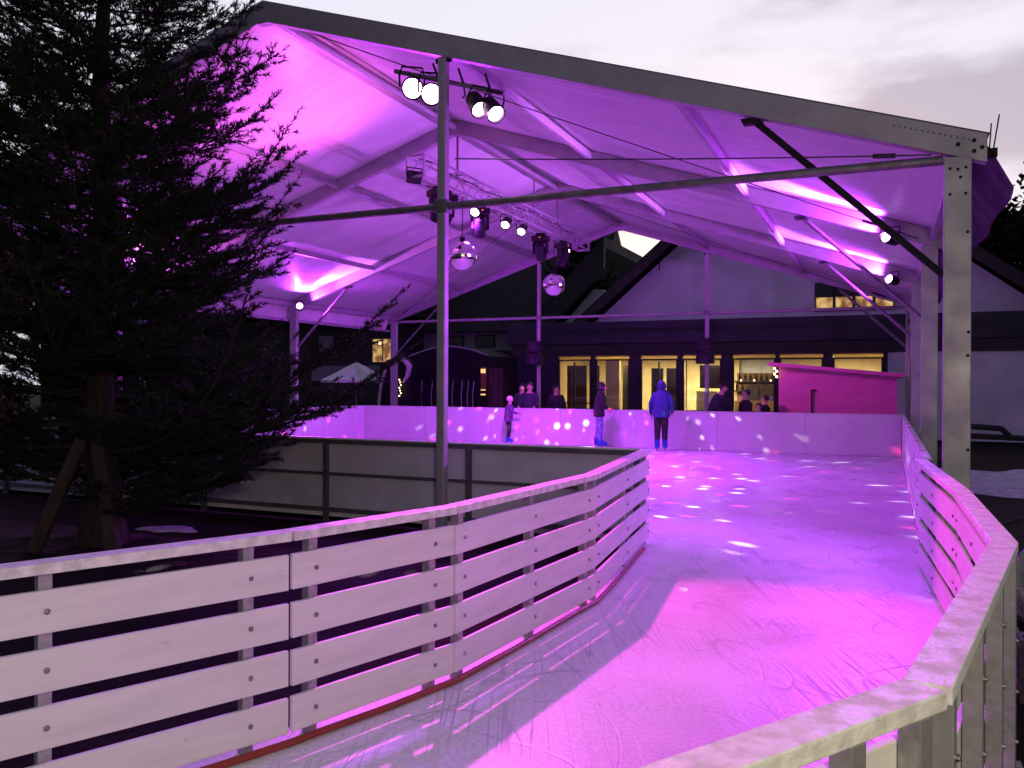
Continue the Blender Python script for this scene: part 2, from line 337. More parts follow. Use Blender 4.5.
# ---------------------------------------------------------------- slatted channel fence, panel by panel
def fence_panel(A, B, posts, label, ice_left, group, bolts_extra=()):
    """A->B along the rail; boards on the ice side, steel posts on the other side."""
    A = Vector((*A, 0)); B = Vector((*B, 0)); L = (B-A).length; rz = math.atan2(B.y-A.y, B.x-A.x)
    r = thing('fence_panel', label, 'fence panel', A, rz, group)
    sg = 1 if ice_left else -1
    MB().box((L/2, sg*-.005, .95), (L-.008, .105, .042)).build('top_rail', M['rail'], r, bevel=.004)
    for k, top in enumerate((.866, .645, .428, .215)):
        j = random.uniform(-.003, .003)
        MB().box((L/2, sg*.014, top-.081+j), (L-.016, .022, .162)).build('board', M['board'], r, bevel=.003)
    for x in posts:
        xx = x*L
        p = MB().box((xx, sg*-.027, .4345), (.05, .055, .989)).build('post', M['galv'], r, bevel=.004)
        MB().box((xx, sg*-.027, -.045), (.12, .13, .02)).build('foot_plate', M['galv'], p)
        for top in (.866, .645, .428, .215):
            rot = Matrix.Rotation(-sg*PI/2, 3, 'X')
            b = MB(); b.lathe([(.011, 0), (.012, .004), (.009, .009), (.004, .0105)], 10, (xx, sg*.0252, top-.081), rot)
            b.build('bolt', M['bolt'], p, smooth=True)
            b = MB(); b.lathe([(.010, 0), (.010, .007), (.005, .008), (.005, .011)], 8, (xx, sg*-.0545, top-.081), Matrix.Rotation(sg*PI/2, 3, 'X'))
            b.build('nut', M['bolt'], p)
    return r
GF = 'white slatted fence panels along the ice channel'
fence_panel(LK[0], LK[1], (.16, .84), 'white slatted fence panel at the left edge, nearest of the left fence', False, GF)
fence_panel(LK[1], LK[2], (.13, .86), 'short white slatted fence panel, second from the left edge', False, GF)
fence_panel(LK[2], LK[3], (.05, .50, .95), 'white slatted fence panel of the left fence, third from the left edge, three posts', False, GF)
fence_panel(LK[3], LK[4], (.05, .52, .97), 'farthest white slatted panel of the left fence, ending at the rink opening', False, GF)
fence_panel(RK[0], RK[1], (.04, .5, .96), 'pink lit slatted fence panel meeting the right rink barrier below the tent column', False, GF)
fence_panel(RK[1], RK[2], (.05, .5, .95), 'slatted fence panel on the right whose frosted rail ends at the outward bend', False, GF)
fence_panel(RK[2], RK[3], (.03, .34, .66, .96), 'slatted fence panel on the right seen from outside with dark posts and nuts', False, GF)
fence_panel(RK[3], RK[4], (.04, .16, .5, .9), 'yellowish slatted fence panel across the bottom right corner, nearest to the viewer', False, GF)
# red hose along the foot of the left fence
mb = MB(); pts = []
for i in range(len(LK)-1):
    a = Vector((*LK[i], 0)); b = Vector((*LK[i+1], 0)); nrm = Vector((-(b-a).y, (b-a).x, 0)).normalized()
    for k in range(6):
        f = k/6; p = a.lerp(b, f); pts.append(p + nrm*(-.048+.006*math.sin(7*f+i)) + Vector((0, 0, .018)))
mb.path(pts, .017, 10)
tag(mb.build('hose', M['hose'], smooth=True), 'red hose lying along the foot of the left slatted fence', 'hose')
# grey coil and bits outside the right fence
mb = MB()
for k in range(4):
    mb.path([(.20*math.cos(a), .20*math.sin(a), .03+.055*k) for a in [2*PI*i/28 for i in range(29)]], .03, 8)
o = mb.build('hose_coil', M['greyhose'], smooth=True); o.location = (2.97, 4.62, .52); o.rotation_euler = (1.1, .15, -.4)
tag(o, 'coiled grey hose standing outside the right fence at the picture\'s right edge', 'hose coil')
r = thing('crate', 'low dark crate under the grey hose coil outside the right fence', 'crate', (3.05, 4.66, -.06), 1.15)
for a in (-1, 1):
    for k in range(3): MB().box((0, a*.22, .06+.12*k), (.6, .02, .1)).build('slat', M['darkwood'], r)
    for k in range(3): MB().box((a*.29, 0, .06+.12*k), (.02, .42, .1)).build('slat', M['darkwood'], r)
MB().box((0, 0, .012), (.56, .42, .02)).build('bottom', M['darkwood'], r)
mb = MB(); mb.bar((3.16, 5.28, -.02), (3.62, 5.75, .12), .10, .03)
tag(mb.build('plank', M['greyhose']), 'grey plank leaning outside the right fence below the hose coil', 'plank')
mb = MB(); mb.path([(3.60, 6.2, .62), (3.8, 6.25, .66), (4.2, 6.2, .65), (4.8, 6.3, .6), (5.4, 6.25, .54)], .018, 8)
mb.tube((4.3, 6.2, .65), (4.3, 6.2, -.06), .02); mb.tube((5.38, 6.25, .54), (5.38, 6.25, -.06), .02)
tag(mb.build('handrail', M['rubber'], smooth=True), 'thin dark handrail outside the bend of the right fence', 'handrail')

# ---------------------------------------------------------------- rink barriers
def barrier(a, b, n, label, inner_left, open_end=False):
    A, B = W(*a), W(*b); L = (B-A).length; rz = math.atan2(B.y-A.y, B.x-A.x)
    r = thing('rink_barrier', label, 'rink barrier', A, rz, 'white rink barriers')
    sg = 1 if inner_left else -1; w = L/n
    for i in range(n):
        x0 = i*w
        MB().box((x0+w/2, sg*.0, .475), (w-.006, .016, .95)).build('panel', M['plastic'], r, bevel=.003)
        MB().box((x0+w/2, sg*-.0145, .49), (w-.01, .012, .84)).build('back_sheet', M['back_panel'], r)
        f = MB()
        f.box((x0+w/2, sg*-.04, .925), (w-.004, .04, .05)); f.box((x0+w/2, sg*-.04, .53), (w-.004, .036, .035)); f.box((x0+w/2, sg*-.04, .09), (w-.004, .04, .05))
        f.box((x0+.03, sg*-.062, .43), (.06, .05, .96))
        if i == n-1: f.box((x0+w-.03, sg*-.062, .43), (.06, .05, .96))
        f.build('frame', M['frame_grey'], r)
        MB().box((x0+w/2, sg*-.012, .962), (w-.003, .07, .022)).build('cap', M['plastic'], r, bevel=.004)
        MB().box((x0+w/2, sg*.0125, .07), (w-.004, .009, .12)).build('kick_strip', M['plastic'], r)
    return r
barrier((4.62, .42), (-7.15, .42), 6, 'rink barrier showing its framed grey back, from left fence to tree', False)
barrier((-7.15, .46), (-7.15, 12.82), 6, 'white rink barrier along the left side of the tent behind the tree', False)
barrier((-7.15, 12.84), (7.27, 12.84), 7, 'long white rink barrier at the far end in front of the lit shop windows', False)
barrier((7.29, 12.82), (7.29, .55), 6, 'white rink barrier along the right side below the tent columns', False)

# ---------------------------------------------------------------- the tent
TZ = -.06
ten = thing('event_tent', 'large open white gable tent lit magenta over the ice rink', 'tent', (RO.x, RO.y, 0), -YAW)
ZR, SL, BAY = 6.04, .3253, 5.0
def zu(s): return ZR-SL*abs(s)                          # underside of the rafters
th = math.atan(SL); HB = .23
for k in range(4):
    t = k*BAY
    for sg in (-1, 1):
        off = HB/2/math.cos(th)
        poly = [(0, ZR), (0, ZR+HB/math.cos(th)), (sg*7.72, zu(7.72)+HB/math.cos(th)), (sg*7.72, zu(7.72))]
        rf = MB(); rf.prism(poly, lambda x, y, w: (x, w, y), t-.06, t+.06); ro = rf.build('rafter', M['alu'], ten, bevel=.006)
        if k == 0:
            e = MB()
            for (s0, dz) in ((7.62, .07), (7.62, .16), (7.5, .1), (7.68, .115)): e.lathe([(.018, 0), (.018, .012)], 8, (sg*s0, t-.06, zu(s0)+dz), Matrix.Rotation(PI/2, 3, 'X'))
            for i in range(14): e.lathe([(.007, 0), (.007, .006)], 6, (sg*(7.0+.045*i), t-.06, zu(7.0+.045*i)+.16), Matrix.Rotation(PI/2, 3, 'X'))
            e.build('bolt_row', M['black'], ro)['kind'] = 'stuff'
        c = MB().box((sg*7.5, t, (zu(7.5)+TZ)/2), (.21, .12, zu(7.5)-TZ-.004)).build('column', M['alu'], ten, bevel=.006)
        MB().box((sg*7.5, t, TZ+.012), (.42, .36, .024)).build('base_plate', M['galv'], c)
        if k == 0:
            for dx, z in ((-.06, 3.50), (0, 3.49), (.06, 3.50), (-.06, 3.28), (.06, 3.28), (.075, 2.95), (.02, 3.42), (.085, 2.1), (.08, 1.9), (.085, 1.1)):
                b = MB(); b.lathe([(.013, 0), (.013, .008), (.006, .012)], 8, (sg*7.5+dx, t-.06, z), Matrix.Rotation(PI/2, 3, 'X')); b.build('bolt', M['black'], c)
        # knee brace
        br = MB(); br.tube((sg*5.78, t+.03, zu(5.78)-.005), (sg*7.40, t+.03, 2.60), .032, 10); bo = br.build('knee_brace', M['black'] if k == 0 else M['alu_dark'], ten, smooth=True)
        f = MB(); f.box((sg*5.78, t+.03, zu(5.78)-.03), (.16, .1, .05)); f.tube((sg*5.70, t-.05, zu(5.7)-.05), (sg*5.70, t+.1, zu(5.7)-.05), .014, 8); f.tube((sg*5.88, t-.05, zu(5.88)-.04), (sg*5.88, t+.1, zu(5.88)-.04), .014, 8)
        f.build('clamp', M['black'], bo)
    # splice plate at the ridge
    MB().box((0, t, ZR-.012), (.34, .10, .03)).build('ridge_plate', M['galv'], ten)
# gable posts and tie bars at the two ends
for t in (0, 3*BAY):
    for s in (-2.48, 2.48):
        top = zu(s)
        p = MB().box((s, t, (top+TZ)/2), (.10, .10, top-TZ-.004)).build('gable_post', M['alu'], ten, bevel=.012)
        MB().box((s, t, TZ+.012), (.3, .3, .02)).build('base_plate', M['galv'], p)
        MB().box((s, t, 3.59), (.16, .15, .14)).build('bracket', M['alu_dark'], p, bevel=.01)
        f = MB(); f.tube((s-.09, t, top-.03), (s+.09, t, top-.03), .03, 8); f.build('bracket', M['black'], p)
    for a, b in ((-7.39, -2.56), (-2.40, 2.40), (2.56, 7.39)):
        MB().tube((a, t, 3.59), (b, t, 3.59), .042, 12).build('tie_bar', M['alu_dark'] if t == 0 else M['alu'], ten, smooth=True)
# purlins
for s in (0, -2.5, 2.5, -5, 5, -7.55, 7.55):
    for k in range(3):
        z = zu(s)+.145-(.02 if s == 0 else 0)
        MB().box((s, (k+.5)*BAY, z), (.07 if abs(s) < 7 else .10, BAY-.124, .12)).build('purlin', M['alu'], ten, bevel=.006)
# wind-bracing cables with turnbuckles
def cab(p, q, sag=.03):
    p = Vector(p); q = Vector(q)
    mb = MB(); mb.path([p.lerp(q, i/8)-Vector((0, 0, sag*4*(i/8)*(1-i/8))) for i in range(9)], .007, 6); c = mb.build('cable', M['cable'], ten)
    a = p.lerp(q, .90); b = p.lerp(q, .94); t = MB(); t.tube(a-Vector((0, 0, sag*.36)), b-Vector((0, 0, sag*.22)), .022, 8); t.build('turnbuckle', M['cable'], c)
for k in (0, 2):
    for sg in (-1, 1):
        cab((sg*.3, k*BAY+.1, zu(.3)+.05), (sg*7.35, (k+1)*BAY-.1, zu(7.35)+.05))
cab((2.6, .05, 4.12), (7.3, .05, 3.66), .02)
for s in (7.45,):
    cab((s, 10.1, .3), (s, 14.9, 3.45), .02); cab((s, 14.9, .3), (s, 10.1, 3.45), .02)
# the roof canvas, sagging a little between frames and purlins
mb = MB(); nt_, ns_ = 61, 61
vs = []
for i in range(nt_):
    t = -.055+(15.11)*i/(nt_-1)
    for j in range(ns_):
        s = -7.74+15.48*j/(ns_-1)
        ft = (t % BAY)/BAY if 0 < t < 15 else 0
        fs_ = (abs(s) % 2.5)/2.5
        sag = .055*math.sin(PI*ft)*math.sin(PI*min(1, fs_)) + .012*math.sin(9*s+2.3*t)*math.sin(PI*ft)
        vs.append((s, t, zu(s)+HB/math.cos(th)+.012-sag))
fs = [(i*ns_+j, i*ns_+j+1, (i+1)*ns_+j+1, (i+1)*ns_+j) for i in range(nt_-1) for j in range(ns_-1)]
mb.add(vs, fs); mb.build('roof_canvas', M['canvas'], ten, smooth=True)
# eave valances and gutters
for sg in (-1, 1):
    mb = MB(); vs = []; n = 60
    for i in range(n+1):
        t = 15.0*i/n-.05; wob = .02*math.sin(t*3.1)+.03*math.sin(t*.9)
        out = .10 if sg < 0 else .26
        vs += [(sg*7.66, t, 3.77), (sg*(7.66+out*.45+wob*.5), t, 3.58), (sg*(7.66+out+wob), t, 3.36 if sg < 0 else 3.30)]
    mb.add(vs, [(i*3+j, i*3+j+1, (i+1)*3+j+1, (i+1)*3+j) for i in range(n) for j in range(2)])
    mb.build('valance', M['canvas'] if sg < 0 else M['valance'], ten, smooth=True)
    if sg < 0: MB().box((sg*7.72, 7.5, 3.315), (.09, 15.0, .06)).build('gutter', M['alu'], ten)
mb = MB(); mb.box((7.765, .02, 3.62), (.07, .07, .07)); mb.tube((7.77, 0, 3.65), (7.81, -.02, 3.93), .006); mb.tube((7.74, 0, 3.65), (7.75, -.03, 3.86), .006)
mb.build('eave_ratchet', M['black'], ten)

# ---------------------------------------------------------------- lights and rigging
def add_light(name, kind, loc, power, color, aim=None, size=.05, cone=None, blend=.3):
    d = bpy.data.lights.new(name, kind); d.energy = power; d.color = color
    if kind in ('POINT', 'SPOT'): d.shadow_soft_size = size
    if kind == 'SPOT': d.spot_size = math.radians(cone); d.spot_blend = blend
    if kind == 'AREA': d.size = size
    o = bpy.data.objects.new(name, d); COL.objects.link(o); o.location = loc
    if aim is not None: o.rotation_euler = euler_dir(Vector(aim)-Vector(loc))
    return o
VIO = (.50, .04, 1.0); MAG = (1.0, .07, .70); PNK = (1.0, .2, .95)

def par_can(lens):
    """lamp pointing along -Z of its own empty, hung by a yoke"""
    r = thing('stage_light', '', 'stage light')
    h = MB(); h.lathe([(.05, .17), (.085, .12), (.095, 0), (.10, -.11), (.085, -.115), (.08, -.05)], 20); h.build('housing', M['black'], r, smooth=True)
    l = MB(); l.lathe([(.001, -.084), (.05, -.088), (.081, -.080), (.081, -.06)], 20); l.build('lens', lens, r, smooth=True)
    y = MB(); y.path([(.108, 0, 0), (.112, .10, .03), (.09, .17, .05), (-.09, .17, .05), (-.112, .10, .03), (-.108, 0, 0)], .010, 6); y.build('yoke', M['black'], r)
    return r
def place(o, loc, aim):
    o.location = loc; o.rotation_euler = euler_dir(Vector(aim)-Vector(loc)); return o
# bar with two pairs of lamps behind the front gable post
bar = thing('lamp_bar', 'dark tube with hooks behind the front gable post, carrying two pairs of bright lamps', 'lamp bar', (RO.x, RO.y, 0), -YAW)
b = MB(); b.tube((1.72, .22, 5.27), (3.12, .22, 4.82), .028, 10); b.build('tube', M['alu_dark'], bar, smooth=True)
for s in (2.3, 2.62, 2.95):
    b = MB(); z = 5.27-(s-1.72)*.3214; b.path([(s, .22, z-.03), (s+.02, .21, z-.12), (s-.01, .2, z-.15)], .01, 6); b.tube((s, .22, z), (s, .08, z+.14), .015, 6); b.build('hook', M['black'], bar)
pc = par_can(M['lens_pink'])
lamps = [((1.97, .18, 5.03), 'brightest pink stage light left of the front gable post, outer of its pair'),
         ((2.22, .18, 4.93), 'bright pink stage light left of the front gable post, the one next to the post'),
         ((2.80, .18, 4.73), 'bright pink stage light right of the front gable post, nearer the post'),
         ((2.99, .18, 4.65), 'bright pink stage light right of the front gable post, farther from the post')]
AIM = [(1.7, 3.6, 0), (1.9, 4.6, 0), (2.0, 5.2, 0), (2.4, 4.6, 0)]
for i, (p, lab) in enumerate(lamps):
    o = pc if i == 0 else copy_tree(pc)
    tag(o, lab, 'stage light', 'stage lights on the front gable'); place(o, W(*p), AIM[i] if i > 1 else (.6, 0, 1.0)); o.scale = (1.28,)*3 if i < 2 else (1.08,)*3
# eave floods on the columns
ef = [((-7.05, 4.55, 3.62), (-3, 4.2, 5.6), 'violet flood light on the left tent column seen through the dark conifer'),
      ((-7.05, 9.65, 3.62), (-3, 9.2, 5.6), 'violet flood light under the left eave at the conifer branch tip'),
      ((7.0, 4.72, 3.70), (3, 4.4, 5.2), 'bright violet flood light on the second right tent column'),
      ((7.05, 9.72, 3.68), (3, 9.4, 5.2), 'bright violet flood light on the third right tent column, farther than the other')]
fl = par_can(M['lens_violet'])
for i, (p, a, lab) in enumerate(ef):
    o = fl if i == 0 else copy_tree(fl)
    tag(o, lab, 'stage light', 'flood lights on the tent columns'); place(o, W(*p), W(p[0]-math.copysign(1.6, p[0]), p[1]-2.2, 4.1))
# truss
TR0, TR1 = 3.6, 11.8
tr = thing('lighting_truss', 'slim lattice lighting truss hanging lengthwise under the tent ridge', 'lighting truss', (RO.x, RO.y, 0), -YAW)
hw, zt, zb = .16, 5.32, 4.98
for s in (-hw, hw):
    for z in (zt, zb): MB().tube((s, TR0, z), (s, TR1, z), .022, 8).build('chord', M['alu'], tr, smooth=True)
lt = MB(); nb = 22
for i in range(nb):
    a = TR0+(TR1-TR0)*i/nb; b_ = TR0+(TR1-TR0)*(i+1)/nb
    for s in (-hw, hw): lt.tube((s, a, zt if i % 2 else zb), (s, b_, zb if i % 2 else zt), .009, 6)
    for z in (zt, zb): lt.tube((-hw if i % 2 else hw, a, z), (hw if i % 2 else -hw, b_, z), .009, 6)
for a in (TR0, TR1):
    for z in (zt, zb): lt.tube((-hw, a, z), (hw, a, z), .02, 8)
    for s in (-hw, hw): lt.tube((s, a, zb), (s, a, zt), .02, 8)
lt.build('lattice', M['alu'], tr)
for t in (5.05, 8.6, 10.0):
    h = MB(); h.tube((0, t, zt), (0, t, zu(0)+.0), .02, 8); h.tube((0, t, zt), (-hw, t, zt), .012, 6); h.tube((0, t, zt), (hw, t, zt), .012, 6); h.build('hanger', M['alu_dark'], tr)
cb = MB(); cb.path([(-.1+.04*math.sin(i*1.3), TR0+.3+i*.5, zt+.03+.03*math.sin(i*2.1)) for i in range(16)], .014, 6); cb.build('cable', M['rubber'], tr)
# moving heads
mh = thing('moving_head', '', 'moving head')
b = MB(); b.box((0, 0, -.06), (.36, .26, .12)); b.build('base', M['black'], mh, bevel=.02)
b = MB(); b.tube((-.1, 0, .04), (.1, 0, .04), .03); b.box((.09, 0, .01), (.04, .06, .1)); b.box((-.09, 0, .01), (.04, .06, .1)); b.build('clamp', M['black'], mh)
yk = MB(); yk.box((0, 0, -.14), (.32, .12, .05)); yk.box((.15, 0, -.27), (.045, .12, .26)); yk.box((-.15, 0, -.27), (.045, .12, .26)); yk.build('yoke', M['black'], mh, bevel=.015)
hd = MB(); hd.lathe([(.05, .17), (.10, .13), (.12, .02), (.125, -.10), (.11, -.20), (.09, -.205)], 16, (0, 0, -.33), Matrix.Rotation(.5, 3, 'X')); ho = hd.build('head', M['black'], mh, smooth=True)
ln = MB(); ln.lathe([(.001, -.214), (.085, -.208), (.085, -.2)], 16, (0, 0, -.33), Matrix.Rotation(.5, 3, 'X')); ln.build('lens', M['darkglass'], ho)
ld = MB(); ld.box((.03, -.133, -.05), (.03, .006, .012)); ld.build('indicator', M['redled'], mh)
for i, (t, s, rz, lab) in enumerate(((4.35, .02, .6, 'black moving head hanging behind the front gable post'), (4.75, -.05, 2.2, 'black moving head right behind the first one at the post'),
                              (5.95, .0, .2, 'black moving head hanging over the nearer mirror ball'), (9.1, -.05, -.4, 'black moving head beside the farther mirror ball, left one'),
                              (10.25, .05, .9, 'black moving head beside the farther mirror ball, right one'))):
    o = mh if i == 0 else copy_tree(mh)
    o.location = W(s, t, zb-.07); o.rotation_euler = (0, 0, rz); tag(o, lab, 'moving head', 'moving heads on the truss')
# small lamps on the truss
pl = par_can(M['lens_white']); kk = 0
for (t, lab) in ((5.75, 'small lit lamp on the truss just above the moving head'), (7.1, 'second small lit lamp on the truss from the near end'),
                 (7.9, 'third small lit lamp on the truss, right of the middle'), (10.6, 'small lit lamp at the far end of the truss')):
    o = pl if kk == 0 else copy_tree(pl); kk += 1
    tag(o, lab, 'stage light', 'small lamps on the truss'); p = W(.02, t, 4.84); place(o, p, p+Vector((-.25, -1, -.7)))
o = thing('flood_panel', 'small dark square flood light hung on the near end of the truss', 'stage light', W(-.05, TR0+.05, 4.98), .5)
b = MB(); b.box((0, 0, 0), (.24, .08, .20), Matrix.Rotation(.5, 3, 'X')); b.build('housing', M['black'], o, bevel=.01)
b = MB(); b.tube((-.13, 0, 0), (-.13, 0, .15), .01); b.tube((.13, 0, 0), (.13, 0, .15), .01); b.tube((-.13, 0, .15), (.13, 0, .15), .01); b.build('bracket', M['black'], o)
# mirror balls
mbk = thing('mirror_ball', '', 'mirror ball')
b = MB(); b.ball((0, 0, 0), .26, 28, 18); b.build('ball', M['mirror'], mbk)
b = MB(); b.tube((0, 0, .25), (0, 0, .33), .05, 12); b.build('collar', M['black'], mbk)
b = MB(); b.tube((0, 0, .33), (0, 0, 1.05), .008, 6); b.build('chain', M['black'], mbk)
mbk.location = W(0, 5.25, 3.93); tag(mbk, 'silver mirror ball hanging from the truss next to the front gable post', 'mirror ball', 'mirror balls')
o = copy_tree(mbk); o.location = W(0, 9.8, 3.90); tag(o, 'silver mirror ball farther along the truss, above the rear post', 'mirror ball', 'mirror balls')
# loudspeakers on the rear gable posts
spk = thing('loudspeaker', '', 'loudspeaker')
b = MB(); b.box((0, -.18, 0), (.46, .26, .33)); b.build('cabinet', M['black'], spk, bevel=.01)
b = MB(); b.lathe([(.13, 0), (.13, .01), (.08, .002), (.02, .0)], 16, (0, -.312, -.02), Matrix.Rotation(PI/2, 3, 'X')); b.build('cone', M['rubber'], spk)
b = MB(); b.box((0, -.03, 0), (.06, .08, .2)); b.build('bracket', M['black'], spk)
for i, (s, z, lab) in enumerate(((-2.48, 2.72, 'black loudspeaker on the rear left post, upper of two'), (-2.48, 2.36, 'black loudspeaker on the rear left post, lower of two'),
                                 (2.48, 2.72, 'black loudspeaker on the rear right post, upper of two'), (2.48, 2.36, 'black loudspeaker on the rear right post, lower of two'))):
    o = spk if i == 0 else copy_tree(spk)
    o.location = W(s, 14.93, z); o.rotation_euler = (0, 0, -YAW); tag(o, lab, 'loudspeaker', 'loudspeakers on the rear posts')

# lamps and added fill spots: front pairs shine on the channel, floods graze the canvas, truss lamps wash the ice
LP = dict(front=2600, flood=1100, wash=900)
add_light('front_magenta_beam', 'SPOT', W(2.98, .05, 4.56), 1750, (1, .04, .56), (1.85, 3.9, 0), .06, 52, .42)
add_light('front_violet_beam', 'SPOT', W(2.98, .05, 4.56), 1000, (.60, .12, 1), (.55, 2.0, 0), .06, 50, .8)
for i, (p, a, lab) in enumerate(ef):
    d = (W(*a)-W(*p)).normalized()
    add_light('eave_flood', 'SPOT', W(*p)+d*.13, 1150, VIO if i != 0 else (.85, .12, .95), W(*a), .05, 165, .5)
for i in (1, 2, 3):
    p = W(*ef[i][0]); a = W(*((-4.6, 9.5, 4.95), (4.9, 4.1, 4.74), (4.9, 9.1, 4.74))[i-1]); d = (a-p).normalized()
    add_light('eave_flood_beam', 'SPOT', p+d*.14, 2600 if i == 1 else 4500, (.62, .16, 1), a, .04, 46, .9)
for t, s in ((5.75, 0), (7.1, 0), (7.9, 0), (10.6, 0)):
    add_light('truss_wash_and_fill', 'SPOT', W(s, t, 4.74), 2500, VIO, W(s*1.0+.6, t-.3, 0), .08, 132 if t < 10 else 112, .8)
add_light('roof_wash_pink', 'SPOT', W(-1.0, 3.2, 3.9), 480, (1, .12, .85), W(-1.6, 1.6, 6.2), .1, 120, 1)  # pink spot in mid-air with no lamp body, brightens the canvas
add_light('truss_wash_and_fill', 'SPOT', W(0, 3.5, 4.9), 1200, VIO, W(4.4, -1.6, 0), .7, 104, .9)  # violet fill added at the near truss end; no lit lamp there
add_light('added_beam', 'SPOT', W(.3, 10.3, 4.45), 880, (1, .14, .9), W(5.8, 14.2, 1.5), .08, 26, .5)  # magenta spot added to light the hut; the moving head's lens is unlit
add_light('eave_flood_front', 'SPOT', W(6.8, 4.45, 3.62), 1350, (.5, .07, 1), W(3.2, -4.5, -1.5), .12, 66, .9)
add_light('added_beam', 'SPOT', W(-.3, 9.0, 4.3), 1700, VIO, W(-5.2, 12.4, .4), .1, 96, .9)  # violet spot added to brighten the far left boards, from an unlit head
# patterned spots added under the mirror balls stand in for their reflections
def specks(name, loc, power, color, scale, thr, keep, rot):
    o = add_light(name, 'SPOT', loc, power, color, loc+Vector((.0, .02, -1)), .0, 142, .1)
    d = o.data; d.use_nodes = True; nt = d.node_tree; L = nt.links; em = nt.nodes['Emission']
    tc = N(nt, 'ShaderNodeTexCoord'); mp = N(nt, 'ShaderNodeMapping'); mp.inputs['Rotation'].default_value = rot
    L.new(tc.outputs['Normal'], mp.inputs[0])
    vo = N(nt, 'ShaderNodeTexVoronoi'); vo.inputs['Scale'].default_value = scale; L.new(mp.outputs[0], vo.inputs['Vector'])
    mr = N(nt, 'ShaderNodeMapRange'); mr.inputs[1].default_value = thr; mr.inputs[2].default_value = thr*.15; mr.interpolation_type = 'SMOOTHSTEP'; L.new(vo.outputs['Distance'], mr.inputs[0])
    sp = N(nt, 'ShaderNodeSeparateColor'); L.new(vo.outputs['Color'], sp.inputs[0])
    gt = N(nt, 'ShaderNodeMath', operation='GREATER_THAN'); gt.inputs[1].default_value = keep; L.new(sp.outputs[0], gt.inputs[0])
    mu = N(nt, 'ShaderNodeMath', operation='MULTIPLY'); L.new(mr.outputs[0], mu.inputs[0]); L.new(gt.outputs[0], mu.inputs[1]); L.new(mu.outputs[0], em.inputs['Strength'])
specks('added_speck_lamp', W(.1, 5.15, 3.62), 10500, (1, .85, 1), 15, .22, .05, (.3, .8, .2))
specks('added_speck_lamp', W(.1, 9.7, 3.58), 2200, (1, .85, 1), 15, .20, .15, (1.3, .2, .9))
specks('added_speck_lamp', W(-.1, 9.6, 3.56), 9000, (1, .04, .2), 14, .2, .5, (2.3, 1.2, .4))
specks('added_speck_lamp', W(-.1, 5.05, 3.60), 9000, (1, .04, .2), 14, .2, .5, (.9, 2.2, 1.4))

